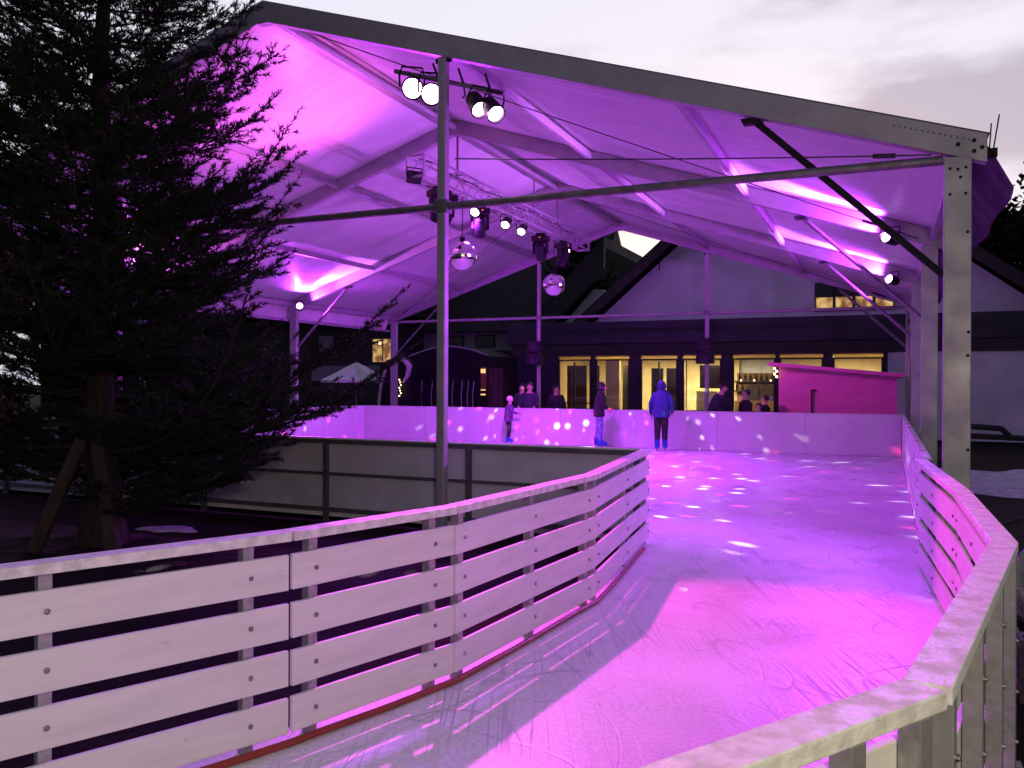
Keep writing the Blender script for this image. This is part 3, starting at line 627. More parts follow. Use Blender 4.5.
# ---------------------------------------------------------------- conifer
def np_mesh(name, verts, tris, m, parent=None):
    me = bpy.data.meshes.new(name); nv = len(verts); nf = len(tris)
    me.vertices.add(nv); me.vertices.foreach_set('co', np.asarray(verts, np.float32).ravel())
    me.loops.add(nf*3); me.loops.foreach_set('vertex_index', np.asarray(tris, np.int32).ravel())
    me.polygons.add(nf); me.polygons.foreach_set('loop_start', np.arange(0, nf*3, 3, dtype=np.int32))
    me.materials.append(m); me.update(calc_edges=True); me.validate()
    o = bpy.data.objects.new(name, me); COL.objects.link(o)
    if parent is not None: o.parent = parent
    return o
def unit(a): return a/np.maximum(1e-9, np.linalg.norm(a, axis=-1, keepdims=True))
def conifer(name, label, loc, height, radius, zlow, whorl, per, nlen, nwid, dens, rng, trunk_r=.17, group=None, twig_step=.085, clear=False, extra=()):
    root = thing(name, label, 'tree', loc, 0 if clear else rng.uniform(0, 6), group)
    tk = MB(); tk.path([(.03*math.sin(i*1.7), .03*math.cos(i*2.1), -.05+height*i/12) for i in range(13)], [trunk_r*(1-.93*i/12)+(.10*trunk_r/.17 if i == 0 else 0) for i in range(13)], 12)
    tk.build('trunk', M['bark'], root, smooth=True)
    seg0 = []; seg1 = []; wood = MB()
    z = zlow; boughs = list(extra)
    while z < height-.15:
        for k in range(per):
            if rng.random() < .07: continue
            zz = z+rng.uniform(-.12, .12); az = 2*PI*(k+rng.random()*.8)/per+z*2.4
            L = radius(zz)*rng.uniform(.62, 1.08)
            if L < .08 or (clear and zz < 1.7 and math.sin(az) < -.55 and abs(math.cos(az)) < .7): continue
            boughs.append((zz, az, L))
        z += whorl*rng.uniform(.8, 1.2)
    for zz, az, L in boughs:
        d = np.array([math.cos(az), math.sin(az), 0.]); side = np.array([-math.sin(az), math.cos(az), 0.])
        droop = rng.uniform(.02, .22); up = rng.uniform(.28, .72)
        f = np.linspace(0, 1, 13)[:, None]
        P = np.array([0, 0, zz])+d*L*f+np.array([0, 0, 1.])*L*(-droop*f*1.2+up*f**2.6*.85)+side*L*.06*np.sin(3*f+az)
        wood.path([tuple(p) for p in P], [max(.004, .022*L/2*(1-.9*x)) for x in f[:, 0]], 5)
        nl = max(3, int(L/twig_step)); ff = np.linspace(.16, 1., nl)
        for q, x in enumerate(ff):
            base = np.array([np.interp(x, f[:, 0], P[:, c]) for c in range(3)])
            tl = (.50*L*(1-x)**.85+.20)*rng.uniform(.55, 1.1); tl = min(tl, .75)
            sg = 1 if q % 2 else -1
            dr = d*rng.uniform(.7, 1.0)+side*sg*rng.uniform(.6, 1.1)+np.array([0, 0, rng.uniform(-.12, .75)]); dr /= np.linalg.norm(dr)
            e = base+dr*tl+np.array([0, 0, tl*.14]); seg0.append(base); seg1.append(e)
            ns = int(tl/.10)
            for w in range(ns):                     # side shoots on the twig
                y = rng.uniform(.2, .95); b2 = base+(e-base)*y; s2 = tl*.38*(1.1-y)*rng.uniform(.6, 1.2)+.05
                d2 = dr+np.cross(dr, [0, 0, 1.])*rng.choice((-1, 1))*.8+np.array([0, 0, rng.uniform(-.2, .5)]); d2 /= np.linalg.norm(d2)
                seg0.append(b2); seg1.append(b2+d2*s2)
        e = P[-1]; seg0.append(P[-3]); seg1.append(e+(P[-1]-P[-3])*.6)
    wood.build('branch', M['bark'], root)
    A = np.array(seg0); B = np.array(seg1); ln = np.linalg.norm(B-A, axis=1); cnt = np.maximum(4, (ln*dens).astype(int))
    idx = np.repeat(np.arange(len(A)), cnt); n = len(idx); r = np.random.default_rng(rng.randrange(9999))
    fr = r.random(n)[:, None]; D = unit(B-A)[idx]; base = A[idx]+(B-A)[idx]*fr
    rad = unit(np.cross(D, unit(r.normal(size=(n, 3))))); tip = base+(D*r.uniform(.5, 1.0, (n, 1))+rad*r.uniform(.5, .9, (n, 1))+np.array([0, 0, .12]))*nlen*r.uniform(.7, 1.15, (n, 1))
    wd = unit(np.cross(tip-base, unit(r.normal(size=(n, 3)))))*nwid/2
    Vv = np.stack([base-wd, base+wd, tip], 1).reshape(-1, 3); T = np.arange(3*n).reshape(-1, 3)
    # thin shoots carrying the needles
    m = len(A); D0 = unit(B-A); w2 = unit(np.cross(D0, unit(r.normal(size=(m, 3)))))*.004
    V2 = np.stack([A-w2, A+w2, B], 1).reshape(-1, 3); T2 = np.arange(3*m).reshape(-1, 3)+len(Vv)
    np_mesh('crown', np.vstack([Vv, V2]), np.vstack([T, T2]), M['needle'], root)
    return root
rg = random.Random(11)
def rad(z):
    if z < .9: return 2.1+.6*(z/.9)
    if z < 1.6: return 2.85
    if z < 4.0: return 1.95+.02*(z-1.6)
    return max(.05, 2.04*(1-(z-4.0)/4.8))
conifer('conifer_tree', 'tall dark conifer standing behind the slatted fence at the left, hiding half the tent', (-4.32, 8.85, -.06), 8.9, rad, .55, .27, 8, .058, .0118, 155, rg, .17, clear=True, twig_step=.080, extra=[(.95, .05, 1.62), (.8, -.12, 1.5), (1.05, .22, 1.55), (.6, .1, 1.5), (1.2, -.05, 1.45), (.45, -.05, 1.4), (2.5, .02, 1.5), (3.2, .05, 1.6)])
for i, (a, b, lab) in enumerate((((-4.25, 8.62, 1.10), (-3.85, 8.15, -.06), 'rough brown timber prop leaning right against the conifer trunk'),
                                 ((-4.42, 8.66, 1.05), (-4.75, 8.35, -.06), 'rough brown timber prop leaning left against the conifer trunk'))):
    mb = MB(); mb.bar(a, b, .13, .10, (0, 1, 0)); o = mb.build('timber_prop', M['prop'], bevel=.01); tag(o, lab, 'timber prop', 'timber props at the conifer')

def leafy(name, label, loc, blobs, n, size, m, trunk_h, seed, group=None):
    r = np.random.default_rng(seed); root = thing(name, label, 'tree' if 'tree' in name else 'shrub', loc, 0, group)
    tk = MB(); tk.path([(0, 0, -.1), (.03, .02, trunk_h*.5), (0, .05, trunk_h)], [.16*trunk_h/4+.03, .11*trunk_h/4+.02, .03], 9)
    for (x, y, z, rx, ry, rz) in blobs: tk.path([(0, 0, trunk_h*.5), (x*.5, y*.5, (trunk_h*.5+z)/2), (x, y, z)], [.06*trunk_h/4+.008, .04*trunk_h/4+.006, .008], 6)
    tk.build('trunk', M['bark'], root, smooth=True)
    vv = []
    for (x, y, z, rx, ry, rz) in blobs:
        k = n//len(blobs); cl = r.normal(size=(60, 3)); cl = unit(cl)*r.random((60, 1))**.4
        c = cl[r.integers(0, 60, k)]+r.normal(size=(k, 3))*.16
        c = c*np.array([rx, ry, rz])+np.array([x, y, z])
        a = unit(r.normal(size=(k, 3)))*size*r.uniform(.6, 1.3, (k, 1)); b = unit(np.cross(a, r.normal(size=(k, 3))))*size*.45
        vv.append(np.stack([c-a*.5, c+b, c+a*.5, c-b], 1))
    q = np.concatenate(vv).reshape(-1, 3); nq = len(q)//4
    i = np.arange(nq)[:, None]*4; T = np.concatenate([i+np.array([[0, 1, 2]]), i+np.array([[0, 2, 3]])])
    np_mesh('crown', q, T, m, root); return root
leafy('shrub', 'low reddish brown shrub at the far left beside the conifer', (-5.6, 8.1, -.06), [(0, 0, 1.9, .7, .6, .8), (.3, .2, 2.6, .5, .5, .6), (-.3, .3, 1.2, .7, .6, .7)], 9000, .06, M['redleaf'], 2.4, 5)

# ---------------------------------------------------------------- buildings
def froot(name, label, cat, s, t, z=0, rz=0, group=None): return thing(name, label, cat, W(s, t, z), -YAW+rz, group)
G0 = -.06
# gabled house
ha = froot('gabled_house', 'big pale gabled house with dark verges rising behind the tent, above the lit shop front', 'house', 0, 0, 0)
ap = (3.8, 10.35)
fn = lambda x, y, w: (x, w, y)
mb = MB(); mb.prism([(-4.35, 2.7), (-4.35, 2.95), (3.8, 9.95), (12.85, 2.95), (12.85, 2.7)], fn, 22.3, 30); mb.prism([(-4.35, G0), (-4.35, 2.7), (12.85, 2.7), (12.85, G0)], fn, 23.5, 30)
mb.build('wall', M['render'], ha)
for a, b in ((ap, (-5.4, 2.53)), (ap, (14.0, 2.55))):
    mb = MB(); d = Vector((b[0]-a[0], b[1]-a[1])); n_ = Vector((-d.y, d.x)).normalized(); n_ = n_ if n_.y > 0 else -n_
    mb.prism([a, b, (b[0]-n_.x*.14, b[1]-n_.y*.14), (a[0]-n_.x*.14, a[1]-n_.y*.14)], fn, 21.4, 30.5); mb.build('roof', M['rooftile'], ha)
    mb = MB(); mb.prism([(a[0]-n_.x*.36, a[1]-n_.y*.36), (b[0]-n_.x*.36, b[1]-n_.y*.36), (b[0]-n_.x*.144, b[1]-n_.y*.144), (a[0]-n_.x*.144, a[1]-n_.y*.144)], fn, 21.38, 21.5); mb.build('verge_board', M['darkwood'], ha)
for i in range(4):
    x = 4.72+.62*i
    f = MB(); f.box((x+.31, 22.28, 4.62), (.62, .08, .98)); f.box((x+.31, 22.26, 4.62), (.60, .06, .05)); w = f.build('window', M['darkwood'], ha)
    for z, m in ((4.40, M['litpane']), (4.86, M['darkglass'])): MB().box((x+.31, 22.225, z), (.52, .02, .40)).build('pane', m, w)
mb = MB(); mb.box((-.35, 21.6, 6.35), (.12, .2, .2)); mb.tube((-.5, 21.55, 6.2), (-.5, 21.55, 5.7), .02); mb.build('outdoor_lamp', M['black'], ha)
# low shop wing in front of it
sh = froot('shop_wing', 'low flat roofed wing with dark fascia and lit shop windows behind the far barrier', 'building', 0, 0, 0)
SZ = 2.50
mb = MB(); mb.box((4.0, 21.1, 3.42), (19.6, 2.2, .78)); mb.build('fascia', M['fascia'], sh, bevel=.02)
mb = MB(); mb.box((4.0, 21.0, 2.835), (19.2, 2.0, .36)); mb.build('soffit', M['darkwood'], sh)
spans = [(-3.81, -2.57), (-2.39, -1.16), (-.77, .51), (.68, 1.97), (2.33, 3.69), (3.81, 5.14), (5.43, 6.87)]
edges = [(-5.5, -3.81)]+[(spans[i][1], spans[i+1][0]) for i in range(6)]+[(6.87, 7.0)]
for a, b in edges: MB().box(((a+b)/2, 20.15, (SZ+G0)/2+.08), (b-a, .22, SZ-G0+.2)).build('pier', M['fascia'], sh)
MB().box((10.3, 20.2, 1.32), (6.6, .3, 2.66)).build('wall', M['render'], sh)
for i, (a, b) in enumerate(spans):
    f = MB()
    f.box((a+.025, 20.12, 1.22), (.05, .08, SZ-G0)); f.box((b-.025, 20.12, 1.22), (.05, .08, SZ-G0)); f.box(((a+b)/2, 20.12, .10), (b-a-.1, .08, .3)); f.box(((a+b)/2, 20.12, 2.475), (b-a-.1, .08, .05))
    if i in (0, 2): f.box(((a+b)/2, 20.12, 1.2), (.05, .07, 2.4))
    if i == 0: f.box(((a+b)/2, 20.12, .95), (b-a-.1, .06, .04))
    w = f.build('window', M['darkwood'], sh)
    MB().box(((a+b)/2, 20.135, 1.35), (b-a-.1, .012, 2.2)).build('pane', M['glass'], w)
# interior
MB().box((1.5, 22.0, -.03), (11.2, 3.6, .04)).build('floor', M['floor_in'], sh)
MB().box((1.5, 22.0, 2.62), (11.2, 3.6, .04)).build('ceiling', M['cream'], sh)
mb = MB(); mb.box((-2.0, 23.3, 1.3), (4.2, .1, 2.6)); mb.box((1.1, 23.3, 1.3), (1.9, .1, 2.6)); mb.box((5.4, 23.3, 2.3), (3.6, .1, .6)); mb.box((-3.98, 21.9, 1.3), (.1, 3.4, 2.6)); mb.box((7.05, 21.9, 1.3), (.1, 3.4, 2.6)); mb.build('inner_wall', M['cream'], sh)
MB().box((4.6, 23.2, 1.0), (5.2, .1, 2.1)).build('bar_back', M['brown'], sh)
for x, w_, z0, z1 in ((-1.46, .54, 0, 2.32), (-.46, .42, 0, 2.2), (.10, .46, 0, 2.2), (1.5, .92, 1.5, 2.3), (-2.78, .34, 0, 2.3)): MB().box((x, 21.2, (z0+z1)/2), (w_, .06, z1-z0)).build('inner_door', M['darkdoor'], sh)
MB().box((-3.3, 20.7, 1.2), (.75, .06, 2.2)).build('screen', M['brown'], sh)
for x, w_ in ((2.6, .4), (3.2, .7), (4.1, .5), (5.9, .9)): MB().box((x, 22.75, 1.2), (w_, .1, .9)).build('cabinet', M['darkdoor'], sh)
for x in (-3.2, -2.0, .95, 2.7, 3.3):
    t_ = MB(); t_.lathe([(.02, 0), (.02, .7), (.3, .72), (.3, .75)], 12, (x, 20.75, 0)); t_.build('cafe_table', M['darkdoor'], sh)
MB().box((3.9, 22.2, .52), (3.6, .5, 1.08)).build('counter', M['brown'], sh)
MB().box((1.35, 20.9, .85), (.72, .05, 1.1)).build('notice_board', M['paper'], sh)
MB().box((.55, 20.45, 1.25), (.24, .2, 2.5)).build('pillar', M['cream'], sh)
MB().box((-1.95, 20.75, 1.25), (.5, .2, 2.5)).build('pillar', M['cream'], sh)
mb = MB(); mb.box((3.2, 23.1, 1.75), (2.6, .25, .05)); mb.box((3.2, 23.1, 1.4), (2.6, .25, .05)); mb.build('shelf', M['darkdoor'], sh)
bt = MB(); rr = random.Random(3)
for i in range(26): bt.lathe([(.035, 0), (.035, .17), (.012, .22), (.012, .28)], 8, (2.0+.095*i, 23.08, (1.775 if i % 2 else 1.425)))
bo = bt.build('bottle_row', M['darkglass'], sh); bo['kind'] = 'stuff'
for x in (2.3, 2.75, 3.3, 4.0):
    b = MB(); b.ball((x, 22.1, 1.78), .03, 8, 6); b.build('bulb', M['warmbulb'], sh)
for x, e in ((-1.7, 34), (.2, 44), (1.6, 44), (3.4, 16), (5.9, 50)):
    add_light('room_light', 'AREA', W(x, 21.4, 2.58), e*3.2, (1, .84, .48), W(x, 21.4, 0), .7)
# second gable behind, half hidden
hb = froot('stepped_house', 'dark gabled house half hidden behind the big gable, pale wall strip under its verge', 'house', 0, 0, 0)
mb = MB(); mb.prism([(-8.3, G0), (-8.3, 2.2), (-4.91, 5.85), (-4.5, 5.8), (-4.17, 5.45), (-4.17, G0)], fn, 27.4, 34); mb.build('wall', M['render'], hb)
mb = MB(); mb.prism([(-4.2, 7.56), (-8.3, 3.45), (-8.5, 3.7), (-4.2, 8.0)], fn, 26.6, 34.4); mb.build('roof', M['rooftile'], hb)
mb = MB(); mb.prism([(-4.2, 6.6), (-7.6, 3.2), (-8.3, 3.44), (-4.2, 7.55)], fn, 26.6, 26.8); mb.build('verge_board', M['darkwood'], hb)
# dark roofed house further left
hc = froot('dark_roofed_house', 'house with long dark roof and two dark upper windows behind the black hut', 'house', 0, 0, 0)
MB().box((-12.1, 33, 2.2), (5.2, 8, 4.5)).build('wall', M['greywall'], hc)
mb = MB(); mb.prism([(29.0, 4.45), (28.2, 4.15), (33.2, 9.6), (38, 4.5)], lambda x, y, w: (w, x, y), -15.5, -5.6); mb.build('roof', M['rooftile'], hc)
for x in (-12.7, -11.0):
    f = MB(); f.box((x, 28.98, 3.7), (1.05, .08, .62)); w = f.build('window', M['darkwood'], hc); MB().box((x, 28.93, 3.7), (.9, .02, .48)).build('pane', M['darkglass'], w)
MB().box((-12.2, 28.4, 2.95), (5.6, 1.2, .5)).build('balcony', M['darkwood'], hc)
MB().box((-8.0, 27.6, 1.4), (3.6, .2, 2.9)).build('lean_to', M['darkwood'], hc)
f = MB(); f.box((-7.55, 27.46, 1.5), (1.7, .06, 1.1)); w = f.build('window', M['darkwood'], hc)
for k in range(3): MB().box((-8.08+.53*k, 27.42, 1.5), (.44, .02, .95)).build('pane', M['brown'] if k == 1 else M['greywall'], w)
# long dark house at the left
hd_ = froot('timber_house', 'long dark timber house at the left with one lit window above the parasol', 'house', 0, 0, 0)
MB().box((-27, 30.5, 3.3), (25.0, 8, 6.8)).build('wall', M['darkwood'], hd_)
MB().box((-27, 29.6, 5.0), (26.0, 9.0, .3)).build('eave', M['rooftile'], hd_)
mb = MB(); mb.prism([(26.0, 6.6), (25.6, 6.4), (31, 9.4), (35, 6.6)], lambda x, y, w: (w, x, y), -40.5, -13.6); mb.build('roof', M['rooftile'], hd_)
f = MB(); f.box((-15.27, 26.47, 3.2), (1.3, .08, 1.25)); w = f.build('window', M['darkwood'], hd_)
for k in (0, 1): MB().box((-15.57+.6*k, 26.41, 3.2), (.52, .02, 1.1)).build('pane', M['litpane'], w)
b = MB(); b.ball((-15.42, 26.35, 3.55), .06, 10, 8); b.build('bulb', M['warmbulb'], w)
f = MB(); f.box((-18.6, 26.47, 3.6), (.95, .08, .85)); w = f.build('window', M['darkwood'], hd_); MB().box((-18.6, 26.42, 3.6), (.85, .02, .75)).build('pane', M['greywall'], w)
MB().box((-17.4, 26.35, 2.1), (4.0, .1, .75)).build('balcony', M['greywall'], hd_)
# black barrel-roofed hut; pale ribs paint in the glints on its slats
wg = froot('barrel_hut', 'black barrel roofed hut with painted glints on its upright slats and a warm lit hatch behind the barrier', 'hut', 0, 0, 0)
arc = [(-8.15, G0)]+[(-8.15+3.05*i/14, 2.55+.33*math.sin(PI*i/14)) for i in range(15)]+[(-5.1, G0)]
mb = MB(); mb.prism(arc, fn, 17.0, 19.4); mb.build('shell', M['wagon'], wg)
tp = MB(); tp.path([(x, 16.99, z+.012) for x, z in arc[1:-1]], .022, 6); tp.build('roof_edge', M['stripe'], wg)
for x in (-7.95, -7.78, -7.6, -7.2, -6.75, -6.4, -6.05, -5.82, -5.62):
    b = MB(); b.path([(x, 16.97, .3), (x-.04, 16.95, 1.2), (x, 16.97, 1.72)], .016, 6); b.build('rib', M['stripe'], wg)
MB().box((-5.26, 16.98, 1.78), (.2, .03, .8)).build('hatch', M['brown'], wg)
for z, h in ((2.05, .14), (1.42, .035), (1.27, .05)): MB().box((-5.27, 16.955, z), (.17, .02, h)).build('lit_panel', M['warmsign'], wg)
MB().box((-4.78, 16.9, 1.05), (.5, .06, 2.2)).build('door', M['prop'], wg)
# small arched kiosk
kq = froot('arched_kiosk', 'small black kiosk with pale rounded trim and tiny lights beside the rear left column', 'kiosk', 0, 0, 0)
ar = [(-8.75, G0)]+[(-8.1-.62*math.cos(PI*i/12), 1.9+.58*math.sin(PI*i/12)) for i in range(13)]+[(-7.48, G0)]
mb = MB(); mb.prism(ar, fn, 16.0, 16.7); mb.build('shell', M['wagon'], kq)
b = MB(); b.path([(-8.72, 15.97, .2), (-8.70, 15.97, 1.0), (-8.62, 15.97, 1.6), (-8.45, 15.97, 2.1)], .055, 8); b.build('trim', M['paletrim'], kq, smooth=True)
b = MB(); b.path([(-8.0, 15.97, 2.5), (-7.72, 15.97, 2.42), (-7.52, 15.97, 2.2), (-7.58, 15.97, 1.9), (-7.75, 15.97, 1.65)], [.03, .09, .11, .08, .03], 8); b.build('trim', M['paletrim'], kq, smooth=True)
for i in range(7):
    b = MB(); b.ball((-7.83+.03*((i*7) % 3-1), 15.9, 1.75-.09*i), .022, 8, 6); b.build('bulb', M['warmbulb'], kq)
# parasol
pr = froot('parasol', 'pale open parasol standing on the terrace behind the left barrier', 'parasol', -11.0, 18.0, G0)
b = MB(); b.lathe([(.02, 2.46), (.35, 2.30), (.9, 2.0), (1.32, 1.80), (1.30, 1.70), (.9, 1.93), (.02, 2.38)], 8); b.build('canopy', M['parasol'], pr)
b = MB(); b.tube((0, 0, 0), (0, 0, 2.42), .025); b.build('pole', M['galv'], pr)
b = MB(); b.box((0, 0, .05), (.6, .6, .1)); b.build('base', M['greywall'], pr)
for k in range(8):
    a = PI/8+k*PI/4; b = MB(); b.tube((0, 0, 1.6), (.8*math.cos(a), .8*math.sin(a), 1.97), .01, 6); b.build('rib', M['galv'], pr)
# terrace table with candle
tb = froot('terrace_table', 'wooden terrace table with a lit candle behind the left barrier', 'table', -13.0, 14.5, G0)
MB().box((0, 0, 1.1), (1.8, .6, .05)).build('tabletop', M['brown'], tb)
for x in (-.8, .8):
    for y in (-.22, .22): MB().box((x, y, .54), (.06, .06, 1.08)).build('leg', M['brown'], tb)
cd = MB(); cd.lathe([(.04, 0), (.04, .16), (.03, .2), (.001, .24)], 10); o = cd.build('candle', M['warmbulb']); o.location = W(-12.9, 14.5, G0+1.13); tag(o, 'lit candle glowing on the terrace table', 'candle')
# red hut
ht = froot('red_hut', 'red painted hut with gently sloping roof, lit magenta, behind the far right barrier', 'hut', 0, 0, 0)
mb = MB(); mb.prism([(4.45, G0), (4.45, 2.10), (7.2, 1.84), (7.2, G0)], fn, 14.2, 16.2); mb.build('wall', M['hut'], ht)
mb = MB(); mb.prism([(4.2, 2.125), (4.2, 2.215), (7.35, 1.915), (7.35, 1.825)], fn, 14.0, 16.4); mb.build('roof', M['hut'], ht)
b = MB(); b.box((5.25, 14.17, 1.0), (.035, .03, 1.0)); b.box((5.29, 14.17, 1.5), (.12, .03, .04)); b.build('bracket', M['black'], ht)
for i in range(4):
    b = MB(); b.ball((4.36+.05*(i % 2), 14.1, 2.05-.07*i), .03, 8, 6); b.build('bulb', M['warmbulb'], ht)
# dark bench rail right of the column
bn = froot('metal_barrier', 'dark metal rail outside the tent at the right, beyond the grey column', 'railing', 0, 0, 0)
b = MB(); b.tube((8.25, 7.8, .80), (11.6, 8.9, .66), .05); b.tube((8.25, 7.78, .96), (8.7, 7.9, .93), .05); b.tube((8.7, 7.9, .93), (8.85, 7.98, .78), .05); b.build('rail', M['rubber'], bn)
for x, y in ((9.2, 8.11), (11.3, 8.8)): MB().tube((x, y, G0), (x, y, .62), .04).build('leg', M['rubber'], bn)
# trees behind the houses
leafy('far_tree', 'big dark tree mass behind the house at the picture\'s right edge', W(13.6, 31.5, -.06), [(0, 0, 8.0, 2.6, 2.2, 2.3), (-2.4, 0, 6.6, 1.9, 2, 1.8), (2.6, 0, 8.6, 2.6, 2, 2.6), (-2.9, .4, 8.0, 1.0, 1.2, .7), (4.6, 0, 9, 2.4, 2, 2.6), (1.0, 0, 5.4, 3.4, 2, 2.2)], 26000, .24, M['needle_far'], 8, 21)
conifer('far_conifer', 'dark conifer with jagged side against the white sky patch under the ridge', W(-6.6, 31.5, -.06), 10.4, lambda z: max(.12, .56*(10.4-z)) if z > 5 else 2.9, 2.5, .42, 8, .16, .035, 60, random.Random(30), .2, twig_step=.16)

# ---------------------------------------------------------------- people
def evaluated_skin(name, joints, edges, root):
    me = bpy.data.meshes.new(name); names = list(joints); ix = {k: i for i, k in enumerate(names)}
    me.from_pydata([joints[k][0] for k in names], [(ix[a], ix[b]) for a, b in edges], [])
    o = bpy.data.objects.new(name, me); COL.objects.link(o)
    md = o.modifiers.new('skin', 'SKIN'); md.use_smooth_shade = True
    sv = me.skin_vertices[0].data
    for k in names:
        r = joints[k][1]; sv[ix[k]].radius = r if isinstance(r, tuple) else (r, r); sv[ix[k]].use_root = (k == root)
    sb = o.modifiers.new('sub', 'SUBSURF'); sb.levels = 2; sb.render_levels = 2
    dg = bpy.context.evaluated_depsgraph_get(); m2 = bpy.data.meshes.new_from_object(o.evaluated_get(dg))
    bpy.data.objects.remove(o); return m2, names, ix
def seg_dist(c, a, b):
    d = b-a; f = max(0, min(1, (c-a).dot(d)/max(1e-6, d.length_squared)))
    return (c-a-d*f).length
def person(label, loc, rz, H, top, legs, pose, hat=None, skates=True, group='people', bulk=1., hood=False, hairlong=False, shoe=None):
    """faces local +Y; H = standing height without skates"""
    k = H/1.75; zo = .085 if skates else 0.
    root = thing('person', label, 'person', loc, rz, group)
    P = lambda x, y, z: (x*k, y*k, z*k+zo)
    lean = pose.get('lean', 0.); nod = pose.get('nod', 0.); st = pose.get('step', .0)
    j = {}
    j['pelvis'] = (P(0, 0, .95), (.155*k, .115*k)); j['waist'] = (P(0, lean*.12, 1.10), (.15*k, .115*k)); j['chest'] = (P(0, lean*.3, 1.30), (.175*k, .13*k))
    j['neckb'] = (P(0, lean*.42, 1.44), (.10*k, .085*k)); j['neck'] = (P(0, lean*.48+nod*.02, 1.51), .058*k); j['head'] = (P(0, lean*.52+nod*.06, 1.60-.01*nod), (.082*k, .095*k)); j['crown'] = (P(0, lean*.54+nod*.09, 1.69-.03*nod), (.07*k, .08*k))
    E_ = [('pelvis', 'waist'), ('waist', 'chest'), ('chest', 'neckb'), ('neckb', 'neck'), ('neck', 'head'), ('head', 'crown')]
    for sd, sx in (('l', -1), ('r', 1)):
        el, wr = pose.get('arm_'+sd, ((.27, -.03, 1.12), (.29, .03, .88)))
        j['sh'+sd] = (P(sx*.185, lean*.36, 1.395), .075*k); j['el'+sd] = (P(sx*el[0], el[1], el[2]), .058*k); j['wr'+sd] = (P(sx*wr[0], wr[1], wr[2]), .040*k)
        d = Vector(j['wr'+sd][0])-Vector(j['el'+sd][0]); d.normalize(); q = Vector(j['wr'+sd][0])
        j['pa'+sd] = (tuple(q+d*.075*k), (.040*k, .022*k))
        E_ += [('chest', 'sh'+sd), ('sh'+sd, 'el'+sd), ('el'+sd, 'wr'+sd), ('wr'+sd, 'pa'+sd)]
        sy = st*sx
        j['hip'+sd] = (P(sx*.088, 0, .86), .125*k); j['kn'+sd] = (P(sx*.092, sy*.5+.02, .49), .094*k); j['an'+sd] = (P(sx*.095, sy-.02, .10), .070*k); j['to'+sd] = (P(sx*.115, sy+.13, .045), .042*k)
        E_ += [('pelvis', 'hip'+sd), ('hip'+sd, 'kn'+sd), ('kn'+sd, 'an'+sd), ('an'+sd, 'to'+sd)]
    me, names, ix = evaluated_skin('body', j, E_, 'pelvis')
    # clothing regions by the nearest bone
    kinds = {'pelvis_waist': 0, 'waist_chest': 0, 'chest_neckb': 0, 'neckb_neck': 2, 'neck_head': 2, 'head_crown': 2}
    segs = []
    for a, b in E_:
        key = a+'_'+b
        if key in kinds: mi = kinds[key]
        elif a.startswith('chest') or a.startswith('sh') or a.startswith('el'): mi = 0
        elif a.startswith('wr'): mi = 2
        elif b.startswith('to'): mi = 3
        else: mi = 1
        segs.append((Vector(j[a][0]), Vector(j[b][0]), mi))
    for m in (M[top], M[legs], M['skin'], M['skate'] if skates else M['blackcloth']): me.materials.append(m)
    hem = .80*k+zo
    for p in me.polygons:
        c = p.center; best = min(segs, key=lambda q: seg_dist(c, q[0], q[1]))
        mi = best[2]
        if mi == 1 and c.z > hem: mi = 0
        p.material_index = mi; p.use_smooth = True
    # fingers and thumb welded into the body mesh
    bm = bmesh.new(); bm.from_mesh(me)
    for sd, sx in (('l', -1), ('r', 1)):
        q = Vector(j['pa'+sd][0]); d = (q-Vector(j['wr'+sd][0])).normalized(); side = Vector((0, 1, 0)); side = (side-d*side.dot(d)).normalized(); nrm = d.cross(side)
        fb = MB()
        for i, (o_, l_) in enumerate(((-.027, .062), (-.009, .078), (.009, .074), (.026, .066))):
            b0 = q+side*o_*k; fb.path([b0-d*.02*k, b0+d*l_*.5*k, b0+(d*.92+nrm*-sx*.3)*l_*k], [.009*k, .0085*k, .006*k], 6)
        b0 = q+side*.03*k-d*.03*k; fb.path([b0, b0+(d*.5+side*.6)*.04*k, b0+(d*.85+side*.6)*.065*k], [.011*k, .0095*k, .007*k], 6)
        vs = [bm.verts.new(v) for v in fb.v]
        for f in fb.f:
            try: nf = bm.faces.new([vs[i] for i in f]); nf.material_index = 2; nf.smooth = True
            except ValueError: pass
    # nose, as part of the face
    hc_ = Vector(j['head'][0]); fb = MB(); fb.path([hc_+Vector((0, .085*k, .03*k)), hc_+Vector((0, .108*k, -.005*k)), hc_+Vector((0, .09*k, -.018*k))], [.008*k, .014*k, .010*k], 6)
    vs = [bm.verts.new(v) for v in fb.v]
    for f in fb.f: nf = bm.faces.new([vs[i] for i in f]); nf.material_index = 2
    bm.to_mesh(me); bm.free()
    ob = bpy.data.objects.new('body', me); COL.objects.link(ob); ob.parent = root
    for sx in (-1, 1):
        b = MB(); b.ball(hc_+Vector((sx*.033*k, .086*k, .022*k)), .010*k, 8, 6); b.build('eye', M['hair'], root)
        b = MB(); b.ball(hc_+Vector((sx*.088*k, .0, .0)), (.012*k, .022*k, .034*k), 8, 6); b.build('ear', M['skin'], root)
    b = MB(); b.ball(hc_+Vector((0, .09*k, -.045*k)), (.026*k, .006*k, .007*k), 8, 6); b.build('mouth', M['hut'], root)
    cr = hc_+Vector((0, -.018*k, .055*k))
